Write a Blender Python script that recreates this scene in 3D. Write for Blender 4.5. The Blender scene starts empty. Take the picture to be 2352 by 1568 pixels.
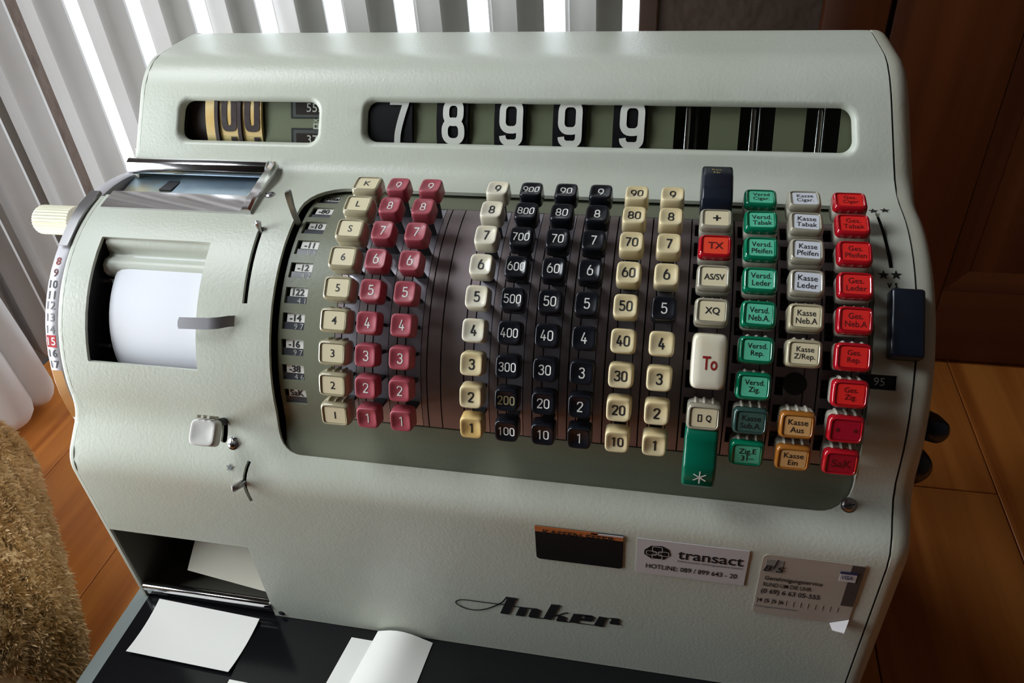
import bpy, bmesh, math, random
import numpy as np
from mathutils import Vector, Matrix, geometry
random.seed(5)
rng = np.random.default_rng(7)
S = 0.77            # one drawing unit in metres
ZF = 0.46           # floor lies this far below the drawing origin
def W(p): return Vector((p[0]*S, p[1]*S, (p[2]+ZF)*S))
SC = bpy.context.scene
COL = SC.collection

# ------------------------------------------------------------------ camera, daylight, exposure
cam = bpy.data.cameras.new('camera'); camo = bpy.data.objects.new('camera', cam); COL.objects.link(camo)
RC = [[0.978579, 0.197101, -0.059451], [0.0715, -0.596186, -0.799656], [-0.193057, 0.778276, -0.597508]]
M = Matrix.Identity(4)
for i in range(3):
    M[i][0] = RC[0][i]; M[i][1] = -RC[1][i]; M[i][2] = -RC[2][i]
M.translation = W((0.20299, -0.42418, 0.28954))
camo.matrix_world = M
cam.sensor_width = 36; cam.lens = 36*1796.95/2352; cam.clip_start = 0.01
SC.camera = camo
SC.view_settings.view_transform = 'Standard'; SC.view_settings.look = 'None'
SC.view_settings.exposure = 0.0; SC.view_settings.gamma = 1.0
SC.view_settings.use_curve_mapping = False
wd = bpy.data.worlds.new('sky'); SC.world = wd; wd.use_nodes = True
wd.node_tree.nodes['Background'].inputs[0].default_value = (0.90, 0.96, 1.0, 1)
SKY = 15.5
wd.node_tree.nodes['Background'].inputs[1].default_value = SKY
def portal(name, loc, rot, sx, sz):
    l = bpy.data.lights.new(name, 'AREA'); l.shape = 'RECTANGLE'; l.size = sx*S; l.size_y = sz*S
    l.cycles.is_portal = True
    o = bpy.data.objects.new(name, l); COL.objects.link(o); o.location = W(loc); o.rotation_euler = rot
    return o
# room box (drawing units): the back window sits behind the radiator, another in the left wall, plus an added high one
XL, XR, YB, YF, ZC = -0.80, 1.7, 0.59, -2.6, 2.7
WB = (-0.757, 0.142, -0.42, 0.60)          # back window  x0,x1,z0,z1
WL = (-0.45, -0.03, -0.40, 0.42)
WH = (-0.40, 0.25, 0.75, 1.70)  # second left opening, unseen, added to light the hood from above
portal('daylight_portal_back', ((WB[0]+WB[1])/2, YB+0.09, (WB[2]+WB[3])/2), (math.radians(-90), 0, 0), WB[1]-WB[0], WB[3]-WB[2])
portal('daylight_portal_left', (XL-0.024, (WL[0]+WL[1])/2, (WL[2]+WL[3])/2), (math.radians(90), 0, math.radians(-90)), WL[1]-WL[0], WL[3]-WL[2])
portal('daylight_portal_high', (XL-0.024, (WH[0]+WH[1])/2, (WH[2]+WH[3])/2), (math.radians(90), 0, math.radians(-90)), WH[1]-WH[0], WH[3]-WH[2])
SC.cycles.use_denoising = True
SC.cycles.max_bounces = 6; SC.cycles.diffuse_bounces = 3; SC.cycles.glossy_bounces = 3
SC.cycles.transmission_bounces = 4; SC.cycles.transparent_max_bounces = 8
SC.cycles.sample_clamp_indirect = 4.0

# ------------------------------------------------------------------ materials
def mat(name, col, rough=0.5, metal=0.0, coat=0.0, bump=None, var=None, spec=0.5, coatr=0.1):
    m = bpy.data.materials.new(name); m.use_nodes = True
    nt = m.node_tree; b = nt.nodes['Principled BSDF']
    b.inputs['Base Color'].default_value = (*col, 1); b.inputs['Roughness'].default_value = rough
    b.inputs['Metallic'].default_value = metal; b.inputs['Coat Weight'].default_value = coat
    b.inputs['Coat Roughness'].default_value = coatr; b.inputs['Specular IOR Level'].default_value = spec
    tc = nt.nodes.new('ShaderNodeTexCoord')
    if bump:
        n = nt.nodes.new('ShaderNodeTexNoise'); n.inputs['Scale'].default_value = bump[0]; n.inputs['Detail'].default_value = 2
        nt.links.new(tc.outputs['Object'], n.inputs['Vector'])
        bp = nt.nodes.new('ShaderNodeBump'); bp.inputs['Strength'].default_value = bump[1]; bp.inputs['Distance'].default_value = bump[2]
        nt.links.new(n.outputs['Fac'], bp.inputs['Height']); nt.links.new(bp.outputs['Normal'], b.inputs['Normal'])
    if var:   # (scale, other colour, lo, hi)
        n = nt.nodes.new('ShaderNodeTexNoise'); n.inputs['Scale'].default_value = var[0]; n.inputs['Detail'].default_value = 5
        nt.links.new(tc.outputs['Object'], n.inputs['Vector'])
        r = nt.nodes.new('ShaderNodeValToRGB'); r.color_ramp.elements[0].position = var[2]; r.color_ramp.elements[1].position = var[3]
        r.color_ramp.elements[0].color = (*var[1], 1); r.color_ramp.elements[1].color = (*col, 1)
        nt.links.new(n.outputs['Fac'], r.inputs['Fac']); nt.links.new(r.outputs['Color'], b.inputs['Base Color'])
    return m
def wood(name, c0, c1, axis, knot=(0.05, 0.018, 0.008), rough=0.35, kscale=3.2):
    m = bpy.data.materials.new(name); m.use_nodes = True; nt = m.node_tree; N = nt.nodes; L = nt.links
    b = N['Principled BSDF']; b.inputs['Roughness'].default_value = rough
    tc = N.new('ShaderNodeTexCoord'); oi = N.new('ShaderNodeObjectInfo')
    add = N.new('ShaderNodeVectorMath'); add.operation = 'ADD'
    mul = N.new('ShaderNodeVectorMath'); mul.operation = 'SCALE'; mul.inputs['Scale'].default_value = 7.0
    cmb = N.new('ShaderNodeCombineXYZ')
    for k in 'XYZ': L.new(oi.outputs['Random'], cmb.inputs[k])
    L.new(cmb.outputs[0], mul.inputs[0]); L.new(tc.outputs['Object'], add.inputs[0]); L.new(mul.outputs[0], add.inputs[1])
    mp = N.new('ShaderNodeMapping'); sc = [38.0, 38.0, 38.0]; sc[axis] = 1.6
    mp.inputs['Scale'].default_value = sc; L.new(add.outputs[0], mp.inputs['Vector'])
    n1 = N.new('ShaderNodeTexNoise'); n1.inputs['Scale'].default_value = 1.0; n1.inputs['Detail'].default_value = 6; n1.inputs['Distortion'].default_value = 0.6
    L.new(mp.outputs[0], n1.inputs['Vector'])
    r = N.new('ShaderNodeValToRGB'); r.color_ramp.elements[0].position = 0.33; r.color_ramp.elements[1].position = 0.68
    r.color_ramp.elements[0].color = (*c0, 1); r.color_ramp.elements[1].color = (*c1, 1)
    L.new(n1.outputs['Fac'], r.inputs['Fac'])
    mp2 = N.new('ShaderNodeMapping'); s2 = [kscale*1.7]*3; s2[axis] = kscale; mp2.inputs['Scale'].default_value = s2
    L.new(add.outputs[0], mp2.inputs['Vector'])
    vo = N.new('ShaderNodeTexVoronoi'); vo.inputs['Scale'].default_value = 1.0; L.new(mp2.outputs[0], vo.inputs['Vector'])
    kr = N.new('ShaderNodeValToRGB'); kr.color_ramp.elements[0].position = 0.07; kr.color_ramp.elements[1].position = 0.17
    kr.color_ramp.elements[0].color = (1, 1, 1, 1); kr.color_ramp.elements[1].color = (0, 0, 0, 1)
    L.new(vo.outputs['Distance'], kr.inputs['Fac'])
    mx = N.new('ShaderNodeMix'); mx.data_type = 'RGBA'; L.new(kr.outputs['Color'], mx.inputs['Factor'])
    L.new(r.outputs['Color'], mx.inputs['A']); mx.inputs['B'].default_value = (*knot, 1)
    hv = N.new('ShaderNodeHueSaturation'); mr = N.new('ShaderNodeMapRange'); mr.inputs['To Min'].default_value = 0.85; mr.inputs['To Max'].default_value = 1.12
    L.new(oi.outputs['Random'], mr.inputs['Value']); L.new(mr.outputs[0], hv.inputs['Value']); L.new(mx.outputs['Result'], hv.inputs['Color'])
    L.new(hv.outputs['Color'], b.inputs['Base Color'])
    bp = N.new('ShaderNodeBump'); bp.inputs['Strength'].default_value = 0.12; bp.inputs['Distance'].default_value = 0.001
    L.new(n1.outputs['Fac'], bp.inputs['Height']); L.new(bp.outputs['Normal'], b.inputs['Normal'])
    return m
def glass(name, tint=(1, 1, 1), refl=1.0, rough=0.02):
    m = bpy.data.materials.new(name); m.use_nodes = True; nt = m.node_tree; N = nt.nodes; N.clear()
    o = N.new('ShaderNodeOutputMaterial'); t = N.new('ShaderNodeBsdfTransparent'); t.inputs[0].default_value = (*tint, 1)
    g = N.new('ShaderNodeBsdfGlossy'); g.inputs['Roughness'].default_value = rough
    f = N.new('ShaderNodeLayerWeight'); f.inputs['Blend'].default_value = 0.5      # facing is the same from both sides of the pane
    pw_ = N.new('ShaderNodeMath'); pw_.operation = 'POWER'; pw_.inputs[1].default_value = 5.0
    mm = N.new('ShaderNodeMath'); mm.operation = 'MULTIPLY_ADD'; mm.inputs[1].default_value = 0.9*refl; mm.inputs[2].default_value = 0.04*refl
    nt.links.new(f.outputs['Facing'], pw_.inputs[0]); nt.links.new(pw_.outputs[0], mm.inputs[0])
    mx = N.new('ShaderNodeMixShader'); nt.links.new(mm.outputs[0], mx.inputs[0])
    nt.links.new(t.outputs[0], mx.inputs[1]); nt.links.new(g.outputs[0], mx.inputs[2]); nt.links.new(mx.outputs[0], o.inputs[0])
    return m
MT = dict(
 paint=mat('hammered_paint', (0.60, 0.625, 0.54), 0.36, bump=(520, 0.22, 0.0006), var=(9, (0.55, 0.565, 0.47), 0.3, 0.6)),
 paint_bounce=mat('bounce_tinted_paint', (0.50, 0.49, 0.40), 0.42, bump=(520, 0.2, 0.0006)),  # shell paint made darker and warmer, bounced light put into the colour
 olive=mat('olive_paint', (0.185, 0.195, 0.135), 0.42, bump=(520, 0.18, 0.0005)),
 olive2=mat('olive_strip', (0.20, 0.205, 0.13), 0.55), drumblk=mat('black_drum', (0.006, 0.006, 0.007), 0.5, spec=0.15),
 gun=mat('key_track_steel', (0.34, 0.28, 0.29), 0.38, metal=0.6, var=(30, (0.25, 0.20, 0.20), 0.35, 0.65), bump=(150, 0.05, 0.0004)),
 rail=mat('rail_steel', (0.42, 0.40, 0.45), 0.3, metal=0.7),
 chrome=mat('chrome', (0.84, 0.83, 0.85), 0.12, metal=1.0),
 steel=mat('steel', (0.42, 0.41, 0.42), 0.28, metal=1.0),
 zinc=mat('zinc_plate', (0.30, 0.40, 0.46), 0.35, metal=0.7, var=(22, (0.36, 0.27, 0.06), 0.36, 0.55)),
 black=mat('matt_black', (0.010, 0.010, 0.012), 0.6),
 blackgl=mat('black_plastic', (0.009, 0.010, 0.014), 0.22),
 navy=mat('navy_plastic', (0.008, 0.012, 0.022), 0.28),
 cream=mat('cream_plastic', (0.78, 0.66, 0.40), 0.25, var=(45, (0.72, 0.57, 0.29), 0.3, 0.55)),
 amber=mat('yellowed_plastic', (0.75, 0.50, 0.18), 0.25, var=(45, (0.80, 0.60, 0.27), 0.3, 0.6)),
 creamw=mat('ivory_plastic', (0.80, 0.75, 0.60), 0.25, var=(45, (0.76, 0.66, 0.44), 0.3, 0.5)),
 red=mat('raspberry_plastic', (0.38, 0.066, 0.088), 0.38),
 green=mat('green_plastic', (0.0, 0.12, 0.065), 0.25),
 skirt=mat('off_white_plastic', (0.50, 0.47, 0.39), 0.4),
 lclear=mat('clear_lens', (0.42, 0.37, 0.24), 0.08, coat=0.6, coatr=0.03),
 lclear2=mat('smoky_lens', (0.36, 0.33, 0.25), 0.08, coat=0.6, coatr=0.03),
 lamber=mat('amber_lens', (0.36, 0.13, 0.02), 0.08, coat=0.6, coatr=0.03),
 lgreen=mat('green_lens', (0.0, 0.17, 0.08), 0.08, coat=0.6, coatr=0.03),
 lred=mat('red_lens', (0.42, 0.006, 0.015), 0.08, coat=0.6, coatr=0.03),
 ldark=mat('dark_green_lens', (0.03, 0.07, 0.06), 0.08, coat=0.6, coatr=0.03),
 icream=mat('cream_insert', (0.80, 0.70, 0.46), 0.5), iwhite=mat('white_insert', (0.72, 0.74, 0.80), 0.5),
 igreen=mat('mint_insert', (0.11, 0.58, 0.36), 0.5), ired=mat('red_insert', (0.80, 0.018, 0.014), 0.5),
 iorange=mat('orange_red_insert', (0.90, 0.06, 0.02), 0.5), iamber=mat('buff_insert', (0.72, 0.40, 0.15), 0.5),
 idark=mat('faded_green_insert', (0.045, 0.105, 0.085), 0.5), icrim=mat('crimson_insert', (0.40, 0.004, 0.022), 0.4),
 ink=mat('black_ink', (0.012, 0.012, 0.014), 0.5), inkw=mat('white_ink', (0.80, 0.79, 0.74), 0.5),
 inkr=mat('red_ink', (0.28, 0.012, 0.010), 0.5), inkg=mat('grey_ink', (0.16, 0.16, 0.17), 0.5), inkpale=mat('pale_ink', (0.50, 0.50, 0.46), 0.5),
 inkdr=mat('dark_red_ink', (0.11, 0.004, 0.004), 0.5), inkgr=mat('dark_green_ink', (0.004, 0.06, 0.035), 0.5), gold=mat('worn_gold_ink', (0.32, 0.26, 0.12), 0.5),
 paper=mat('receipt_paper', (0.90, 0.88, 0.83), 0.7, bump=(300, 0.05, 0.0003)),
 roll=mat('paper_roll_white', (0.86, 0.87, 0.92), 0.7),
 card=mat('cream_card', (0.74, 0.70, 0.58), 0.6),
 drumy=mat('yellowed_drum', (0.62, 0.40, 0.11), 0.4, var=(40, (0.72, 0.58, 0.30), 0.35, 0.65)),
 drumb=mat('brown_black_drum', (0.030, 0.017, 0.016), 0.35),
 digit=mat('numeral_white', (0.66, 0.66, 0.60), 0.5),
 sblack=mat('black_sticker', (0.010, 0.010, 0.010), 0.35), sorange=mat('orange_band', (0.50, 0.15, 0.04), 0.45),
 swhite=mat('white_sticker', (0.62, 0.58, 0.58), 0.55), sbeige=mat('beige_sticker', (0.48, 0.42, 0.36), 0.6, var=(30, (0.42, 0.35, 0.28), 0.3, 0.6)),
 sgrey=mat('grey_print', (0.26, 0.25, 0.23), 0.6), sbrown=mat('dark_brown_print', (0.06, 0.045, 0.04), 0.6), sblue=mat('blue_print', (0.015, 0.02, 0.10), 0.5),
 dial=mat('silvered_dial', (0.52, 0.50, 0.53), 0.45, metal=0.2), dialred=mat('dial_red', (0.55, 0.02, 0.03), 0.3), copper=mat('copper_dial', (0.55, 0.28, 0.10), 0.3, metal=0.7),
 base=mat('grey_green_base', (0.21, 0.24, 0.23), 0.4), btop=mat('black_base_top', (0.006, 0.006, 0.007), 0.14),
 rad=mat('radiator_white', (0.52, 0.50, 0.49), 0.35, bump=(60, 0.05, 0.001), var=(7, (0.44, 0.42, 0.40), 0.3, 0.6)),
 cloth=mat('white_cloth', (0.82, 0.82, 0.83), 0.9, bump=(900, 0.2, 0.0005)),
 fur0=mat('tan_fleece', (0.90, 0.66, 0.37), 0.95, var=(22, (0.70, 0.47, 0.22), 0.35, 0.65)),
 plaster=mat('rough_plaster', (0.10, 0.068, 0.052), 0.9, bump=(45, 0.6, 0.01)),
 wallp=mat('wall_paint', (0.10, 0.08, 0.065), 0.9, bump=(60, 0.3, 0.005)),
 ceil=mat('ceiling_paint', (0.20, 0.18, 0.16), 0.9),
 floorw=wood('pine_floor', (0.44, 0.125, 0.024), (0.76, 0.275, 0.056), 1, knot=(0.10, 0.03, 0.012)),
 doorw=wood('pine_door', (0.085, 0.022, 0.008), (0.150, 0.044, 0.016), 2, kscale=2.4),
 doorh=wood('pine_door_rail', (0.085, 0.022, 0.008), (0.150, 0.044, 0.016), 0, kscale=2.4),
 framew=wood('window_wood', (0.045, 0.018, 0.008), (0.075, 0.032, 0.014), 2),
 joint=mat('floor_joint', (0.02, 0.01, 0.006), 0.9),
 pane=glass('window_glass'), pane_dim=glass('dimming_window_glass', (0.45, 0.455, 0.46)), cover=glass('display_glass', (0.93, 0.95, 0.93), 0.8),  # back window tint added only to dim the daylight coming through
)

# ------------------------------------------------------------------ object helpers
ORG = {}
def _link(o, parent):
    COL.objects.link(o)
    if parent is not None: o.parent = parent
def root(name, label, cat, p, group=None, kind=None):
    o = bpy.data.objects.new(name, None); o.empty_display_size = 0.05; _link(o, None)
    o.location = W(p); ORG[o] = W(p)
    if label: o['label'] = label
    if cat: o['category'] = cat
    if group: o['group'] = group
    if kind: o['kind'] = kind
    return o
def finish(me, m, smooth):
    me.materials.append(m)
    if smooth is True: me.polygons.foreach_set('use_smooth', [True]*len(me.polygons))
    elif smooth: me.shade_smooth() if hasattr(me, 'shade_smooth') else None; 
    if smooth and smooth is not True: me.set_sharp_from_angle(angle=math.radians(smooth))
    me.update()
def put(name, vf, m, parent=None, smooth=35, label=None, cat=None, group=None, kind=None):
    """vertices in drawing units, absolute; links ONE mesh object under parent"""
    v, f = vf
    v = np.asarray(v, float).reshape(-1, 3)
    wv = np.stack([v[:, 0]*S, v[:, 1]*S, (v[:, 2]+ZF)*S], 1)
    if parent is None: org = np.array([(wv[:, 0].min()+wv[:, 0].max())/2, (wv[:, 1].min()+wv[:, 1].max())/2, wv[:, 2].min()])
    else: org = wv.mean(0)
    me = bpy.data.meshes.new(name); me.from_pydata((wv-org).tolist(), [], [list(x) for x in f]); finish(me, m, smooth)
    o = bpy.data.objects.new(name, me); _link(o, parent)
    po = ORG[parent] if parent is not None else Vector((0, 0, 0))
    o.location = Vector(org)-po; ORG[o] = Vector(org)
    if label: o['label'] = label
    if cat: o['category'] = cat
    if group: o['group'] = group
    if kind: o['kind'] = kind
    return o
def lmesh(name, vf, m, smooth=35):
    v, f = vf; v = np.asarray(v, float)*S
    me = bpy.data.meshes.new(name); me.from_pydata(v.tolist(), [], [list(x) for x in f]); finish(me, m, smooth); return me
def inst(name, me, parent, p, rotx=0.0, label=None, eul=None):
    """part from a shared mesh; p absolute drawing units"""
    o = bpy.data.objects.new(name, me); _link(o, parent)
    o.location = W(p)-ORG[parent]; ORG[o] = W(p)
    o.rotation_euler = eul if eul else (rotx, 0, 0)
    if label: o['label'] = label
    return o
def sub(name, me, parent, p=(0, 0, 0), eul=(0, 0, 0), label=None):
    """sub-part placed in its part's own frame"""
    o = bpy.data.objects.new(name, me); _link(o, parent); o.location = Vector(p)*S; o.rotation_euler = eul
    if label: o['label'] = label
    return o

# ------------------------------------------------------------------ shape helpers (return verts, faces)
def cat(*vfs):
    V = []; F = []
    for v, f in vfs:
        n = len(V); V += [tuple(p) for p in v]; F += [tuple(i+n for i in t) for t in f]
    return V, F
def box(x0, x1, y0, y1, z0, z1, bev=0.0, seg=2):
    bm = bmesh.new(); bmesh.ops.create_cube(bm, size=1)
    for v in bm.verts: v.co = ((x0+x1)/2+v.co.x*(x1-x0), (y0+y1)/2+v.co.y*(y1-y0), (z0+z1)/2+v.co.z*(z1-z0))
    if bev: bmesh.ops.bevel(bm, geom=bm.edges[:], offset=bev, segments=seg, affect='EDGES', profile=0.5)
    return frombm(bm)
def frombm(bm):
    bm.normal_update(); bm.verts.index_update()
    r = [tuple(v.co) for v in bm.verts], [tuple(v.index for v in f.verts) for f in bm.faces]
    bm.free(); return r
def loft(rings, cap0=True, cap1=True, closed=True):
    n = len(rings[0]); V = [tuple(p) for r in rings for p in r]; F = []
    for i in range(len(rings)-1):
        for k in range(n if closed else n-1):
            F.append((i*n+k, i*n+(k+1) % n, (i+1)*n+(k+1) % n, (i+1)*n+k))
    if cap0: F.append(tuple(range(n-1, -1, -1)))
    if cap1: F.append(tuple((len(rings)-1)*n+k for k in range(n)))
    return V, F
def prism_x(poly, x0, x1, bev=0.0, seg=2):
    """poly [(y,z)] extruded along x"""
    bm = bmesh.new(); vs = [bm.verts.new((x0, y, z)) for y, z in poly]; f = bm.faces.new(vs)
    r = bmesh.ops.extrude_face_region(bm, geom=[f])
    for v in r['geom']:
        if isinstance(v, bmesh.types.BMVert): v.co.x = x1
    bmesh.ops.recalc_face_normals(bm, faces=bm.faces[:])
    if bev: bmesh.ops.bevel(bm, geom=bm.edges[:], offset=bev, segments=seg, affect='EDGES', profile=0.5)
    return frombm(bm)
def tube(path, r, n=10, cap=True):
    P = [np.array(p, float) for p in path]; rings = []
    R = r if hasattr(r, '__len__') else [r]*len(P)
    up = None
    for i, p in enumerate(P):
        t = P[min(i+1, len(P)-1)]-P[max(i-1, 0)]; t /= np.linalg.norm(t)
        if up is None: up = np.array([0, 0, 1.0]) if abs(t[2]) < 0.9 else np.array([1.0, 0, 0])
        u = np.cross(up, t); u /= np.linalg.norm(u); w = np.cross(t, u); up = w
        rings.append([p+R[i]*(math.cos(a)*u+math.sin(a)*w) for a in np.linspace(0, 2*math.pi, n, endpoint=False)])
    return loft(rings, cap, cap)
def selli(hx, hy, z, e=5.0, n=32):
    out = []
    for a in np.linspace(0, 2*math.pi, n, endpoint=False):
        c, s = math.cos(a), math.sin(a)
        out.append((hx*math.copysign(abs(c)**(2/e), c), hy*math.copysign(abs(s)**(2/e), s), z))
    return out
def plate(pts, n, th):
    """flat polygon pts (3D) thickened by th along -n"""
    n = np.array(n, float); n /= np.linalg.norm(n)
    top = [np.array(p, float) for p in pts]; bot = [p-n*th for p in top]
    return loft([bot, top])
def star(r, n=5, inner=0.42):
    return [((r if k % 2 == 0 else r*inner)*math.sin(math.pi*k/n), (r if k % 2 == 0 else r*inner)*math.cos(math.pi*k/n)) for k in range(2*n)]

# ------------------------------------------------------------------ lettering (built once, from Blender's own font)
_want = {}
def want(s, bold=0.0, gap=1.0, al='CENTER'): _want.setdefault((s, bold, gap, al), None)
def bake():
    obs = []
    for key in _want:
        s, bold, gap, al = key
        cu = bpy.data.curves.new('lettering', 'FONT'); cu.body = s; cu.align_x = al; cu.offset = bold; cu.space_line = gap
        cu.resolution_u = 3; cu.fill_mode = 'FRONT'
        o = bpy.data.objects.new('lettering', cu); COL.objects.link(o); obs.append((key, o))
    dg = bpy.context.evaluated_depsgraph_get(); dg.update()
    for key, o in obs:
        me = bpy.data.meshes.new_from_object(o.evaluated_get(dg))
        v = np.zeros(len(me.vertices)*3); me.vertices.foreach_get('co', v); v = v.reshape(-1, 3)
        lo, hi = v.min(0), v.max(0); v = v-(lo+hi)/2
        _want[key] = (v, [tuple(p.vertices) for p in me.polygons], hi-lo)
        bpy.data.meshes.remove(me)
    for _, o in obs:
        cu = o.data; bpy.data.objects.remove(o); bpy.data.curves.remove(cu)
def text(s, h=None, w=None, maxw=None, bold=0.0, gap=1.0, al='CENTER', shear=0.0):
    """lettering mesh centred on the origin in the xy plane; h height, w width (stretches), drawing units"""
    k = (s, bold, gap, al)
    if _want.get(k) is None:      # nearest prepared weight of the same words
        k = min((q for q in _want if q[0] == s), key=lambda q: abs(q[1]-bold)+abs(q[2]-gap))
    v, f, d = _want[k]
    sy = h/d[1] if h else w/d[0]
    sx = w/d[0] if w else sy
    if maxw and d[0]*sx > maxw: sx = maxw/d[0]
    out = v.copy(); out[:, 0] = out[:, 0]*sx+shear*out[:, 1]*sy; out[:, 1] *= sy
    return out, f
TX = []   # all strings used below
NUM = [['9', '8', '7', '6', '5', '4', '3', '2', '1']]*2+[['9', '8', '7', '6', '5', '4', '3', '2', '1'], ['900', '800', '700', '600', '500', '400', '300', '200', '100'],
      ['90', '80', '70', '60', '50', '40', '30', '20', '10'], ['9', '8', '7', '6', '5', '4', '3', '2', '1'], ['90', '80', '70', '60', '50', '40', '30', '20', '10'], ['9', '8', '7', '6', '5', '4', '3', '2', '1']]
KCOL = ['K', 'L', 'S', '6', '5', '4', '3', '2', '1']
GCOL = ['Versd\nCigar.', 'Versd.\nTabak', 'Versd.\nPfeifen', 'Versd.\nLeder', 'Versd.\nNeb.A.', 'Versd.\nRep.', 'Versd.\nZig.', 'Kasse\nSub.A.', 'Zig.E\n31\u2013']
CCOL = ['Kasse\nCigar.', 'Kasse\nTabak', 'Kasse\nPfeifen', 'Kasse\nLeder', 'Kasse\nNeb.A', 'Kasse\nZ/Rep.', None, 'Kasse\nAus', 'Kasse\nEin']
SCOL = ['Ges.\nCigar', 'Ges.\nTabak', 'Ges.\nPfeifen', 'Ges.\nLeder', 'Ges.\nNeb.A', 'Ges.\nRep.', 'Ges.\nZig.', '\u2022   \u2022', 'SaK']
FCOL = [None, '+', 'TX', 'AS/SV', 'XQ', None, None, '\u25afQ', None]
for c in NUM:
    for t in c: want(t, 0.012)
for t in KCOL: want(t, 0.006)
for t in GCOL+CCOL+SCOL:
    if t: want(t, 0.008, 0.95)
for t in ['+', 'TX', 'AS/SV', 'XQ', 'Q', 'To']: want(t, 0.02)
for t in ['7', '8', '9', '0']: want(t, 0.028)
DR = ['Total', '-80', '-10', '-11', '-12', '122', '-14', '-16', '-38', 'SaK']
for t in DR: want(t, 0.025)
DC = ['', '', '', '8 5', '4 2', '4 1', '9 7', '9 7', '4 6', '']
for t in DC+['553', '378', 'X', '95', '10', '11', '12', '122', '14', '\u2013']:
    if t: want(t, 0.0)
for t in ['Ktn.\nNr', '9', '10', '11', '12', '13', '14', '15', '16', '17', '8', 'KASSEN-ESSER', 'transact', 'Elektronische Zahlungssysteme GmbH', 'HOTLINE: 089 / 899 643 - 20',
          'B', '/', 'S', 'Genehmigungsservice', 'RUND UM DIE UHR', '(0 69) 6 63 05-555', '4', '5', '6', 'Vertragspartnernummer', 'VISA', 'X']: want(t, 0.012)
bake()

def ribbon(pts, wd, smooth=None):
    P = np.array(pts, float); out = []; 
    if smooth or (smooth is None and len(P) > 4):   # Catmull-Rom
        Q = []
        for i in range(len(P)-1):
            p0, p1, p2, p3 = P[max(i-1, 0)], P[i], P[i+1], P[min(i+2, len(P)-1)]
            for t in np.linspace(0, 1, 5)[:-1]: Q.append(0.5*(2*p1+(p2-p0)*t+(2*p0-5*p1+4*p2-p3)*t*t+(3*p1-p0-3*p2+p3)*t**3))
        Q.append(P[-1]); P = np.array(Q)
    t = np.gradient(P, axis=0); t /= np.linalg.norm(t, axis=1)[:, None]; n = np.stack([-t[:, 1], t[:, 0]], 1)*wd/2
    A, B = P+n, P-n; V = [tuple(p) for p in A]+[tuple(p) for p in B]; k = len(P)
    return V, [(i, i+1, k+i+1, k+i) for i in range(k-1)]
# stroke numerals, narrow and evenly weighted like the ones engraved on the keys
def _rr(cx, cy, hw, hh, r):
    out = []
    for (x, y, a0) in ((cx-hw+r, cy-hh+r, 180), (cx+hw-r, cy-hh+r, 270), (cx+hw-r, cy+hh-r, 0), (cx-hw+r, cy+hh-r, 90)):
        for a in np.linspace(a0, a0+90, 6): out.append((x+r*math.cos(math.radians(a)), y+r*math.sin(math.radians(a))))
    return out+out[:2]
_six = [('L', _rr(0, -0.14, 0.22, 0.295, 0.2)), ('C', [(-0.22, -0.12), (-0.20, 0.06), (-0.13, 0.25), (-0.04, 0.40), (0.03, 0.50)])]
STROKES = {
 '0': [('L', _rr(0, 0, 0.22, 0.435, 0.2))],
 '1': [('S', [(0.06, -0.5), (0.06, 0.5)]), ('S', [(0.06, 0.43), (-0.14, 0.27)])],
 '2': [('C', [(-0.22, 0.20), (-0.21, 0.30), (-0.14, 0.41), (0, 0.435), (0.14, 0.41), (0.215, 0.30), (0.205, 0.15), (0.12, 0.0), (-0.22, -0.43)]), ('S', [(-0.25, -0.435), (0.24, -0.435)])],
 '3': [('C', [(-0.2, 0.28), (-0.13, 0.41), (0, 0.435), (0.14, 0.41), (0.2, 0.29), (0.19, 0.16), (0.10, 0.05), (-0.04, 0.03)]), ('C', [(-0.04, 0.03), (0.13, 0.0), (0.22, -0.13), (0.22, -0.27), (0.14, -0.41), (0, -0.435), (-0.14, -0.41), (-0.22, -0.26)])],
 '4': [('S', [(0.02, 0.5), (-0.22, -0.2)]), ('S', [(-0.26, -0.22), (0.27, -0.22)]), ('S', [(0.10, 0.07), (0.10, -0.5)])],
 '5': [('S', [(0.20, 0.435), (-0.22, 0.435)]), ('S', [(-0.165, 0.435), (-0.19, 0.02)]), ('C', [(-0.19, 0.03), (-0.1, 0.10), (0.03, 0.12), (0.15, 0.07), (0.22, -0.06), (0.22, -0.22), (0.15, -0.39), (0, -0.435), (-0.14, -0.41), (-0.22, -0.28)])],
 '6': _six,
 '7': [('S', [(-0.24, 0.435), (0.27, 0.435)]), ('C', [(0.21, 0.43), (0.12, 0.18), (0.04, -0.06), (-0.02, -0.28), (-0.05, -0.5)])],
 '8': [('L', _rr(0, 0.22, 0.19, 0.215, 0.165)), ('L', _rr(0, -0.205, 0.22, 0.23, 0.19))],
 '9': [(k, [(-x, -y) for x, y in p]) for k, p in _six],
 'D9': [('L', _rr(0, 0.15, 0.22, 0.285, 0.17)), ('C', [(0.22, 0.15), (0.22, 0.0), (0.22, -0.25), (0.20, -0.36), (0.12, -0.43), (0, -0.435), (-0.12, -0.43), (-0.20, -0.36), (-0.22, -0.27)])],
}
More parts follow.
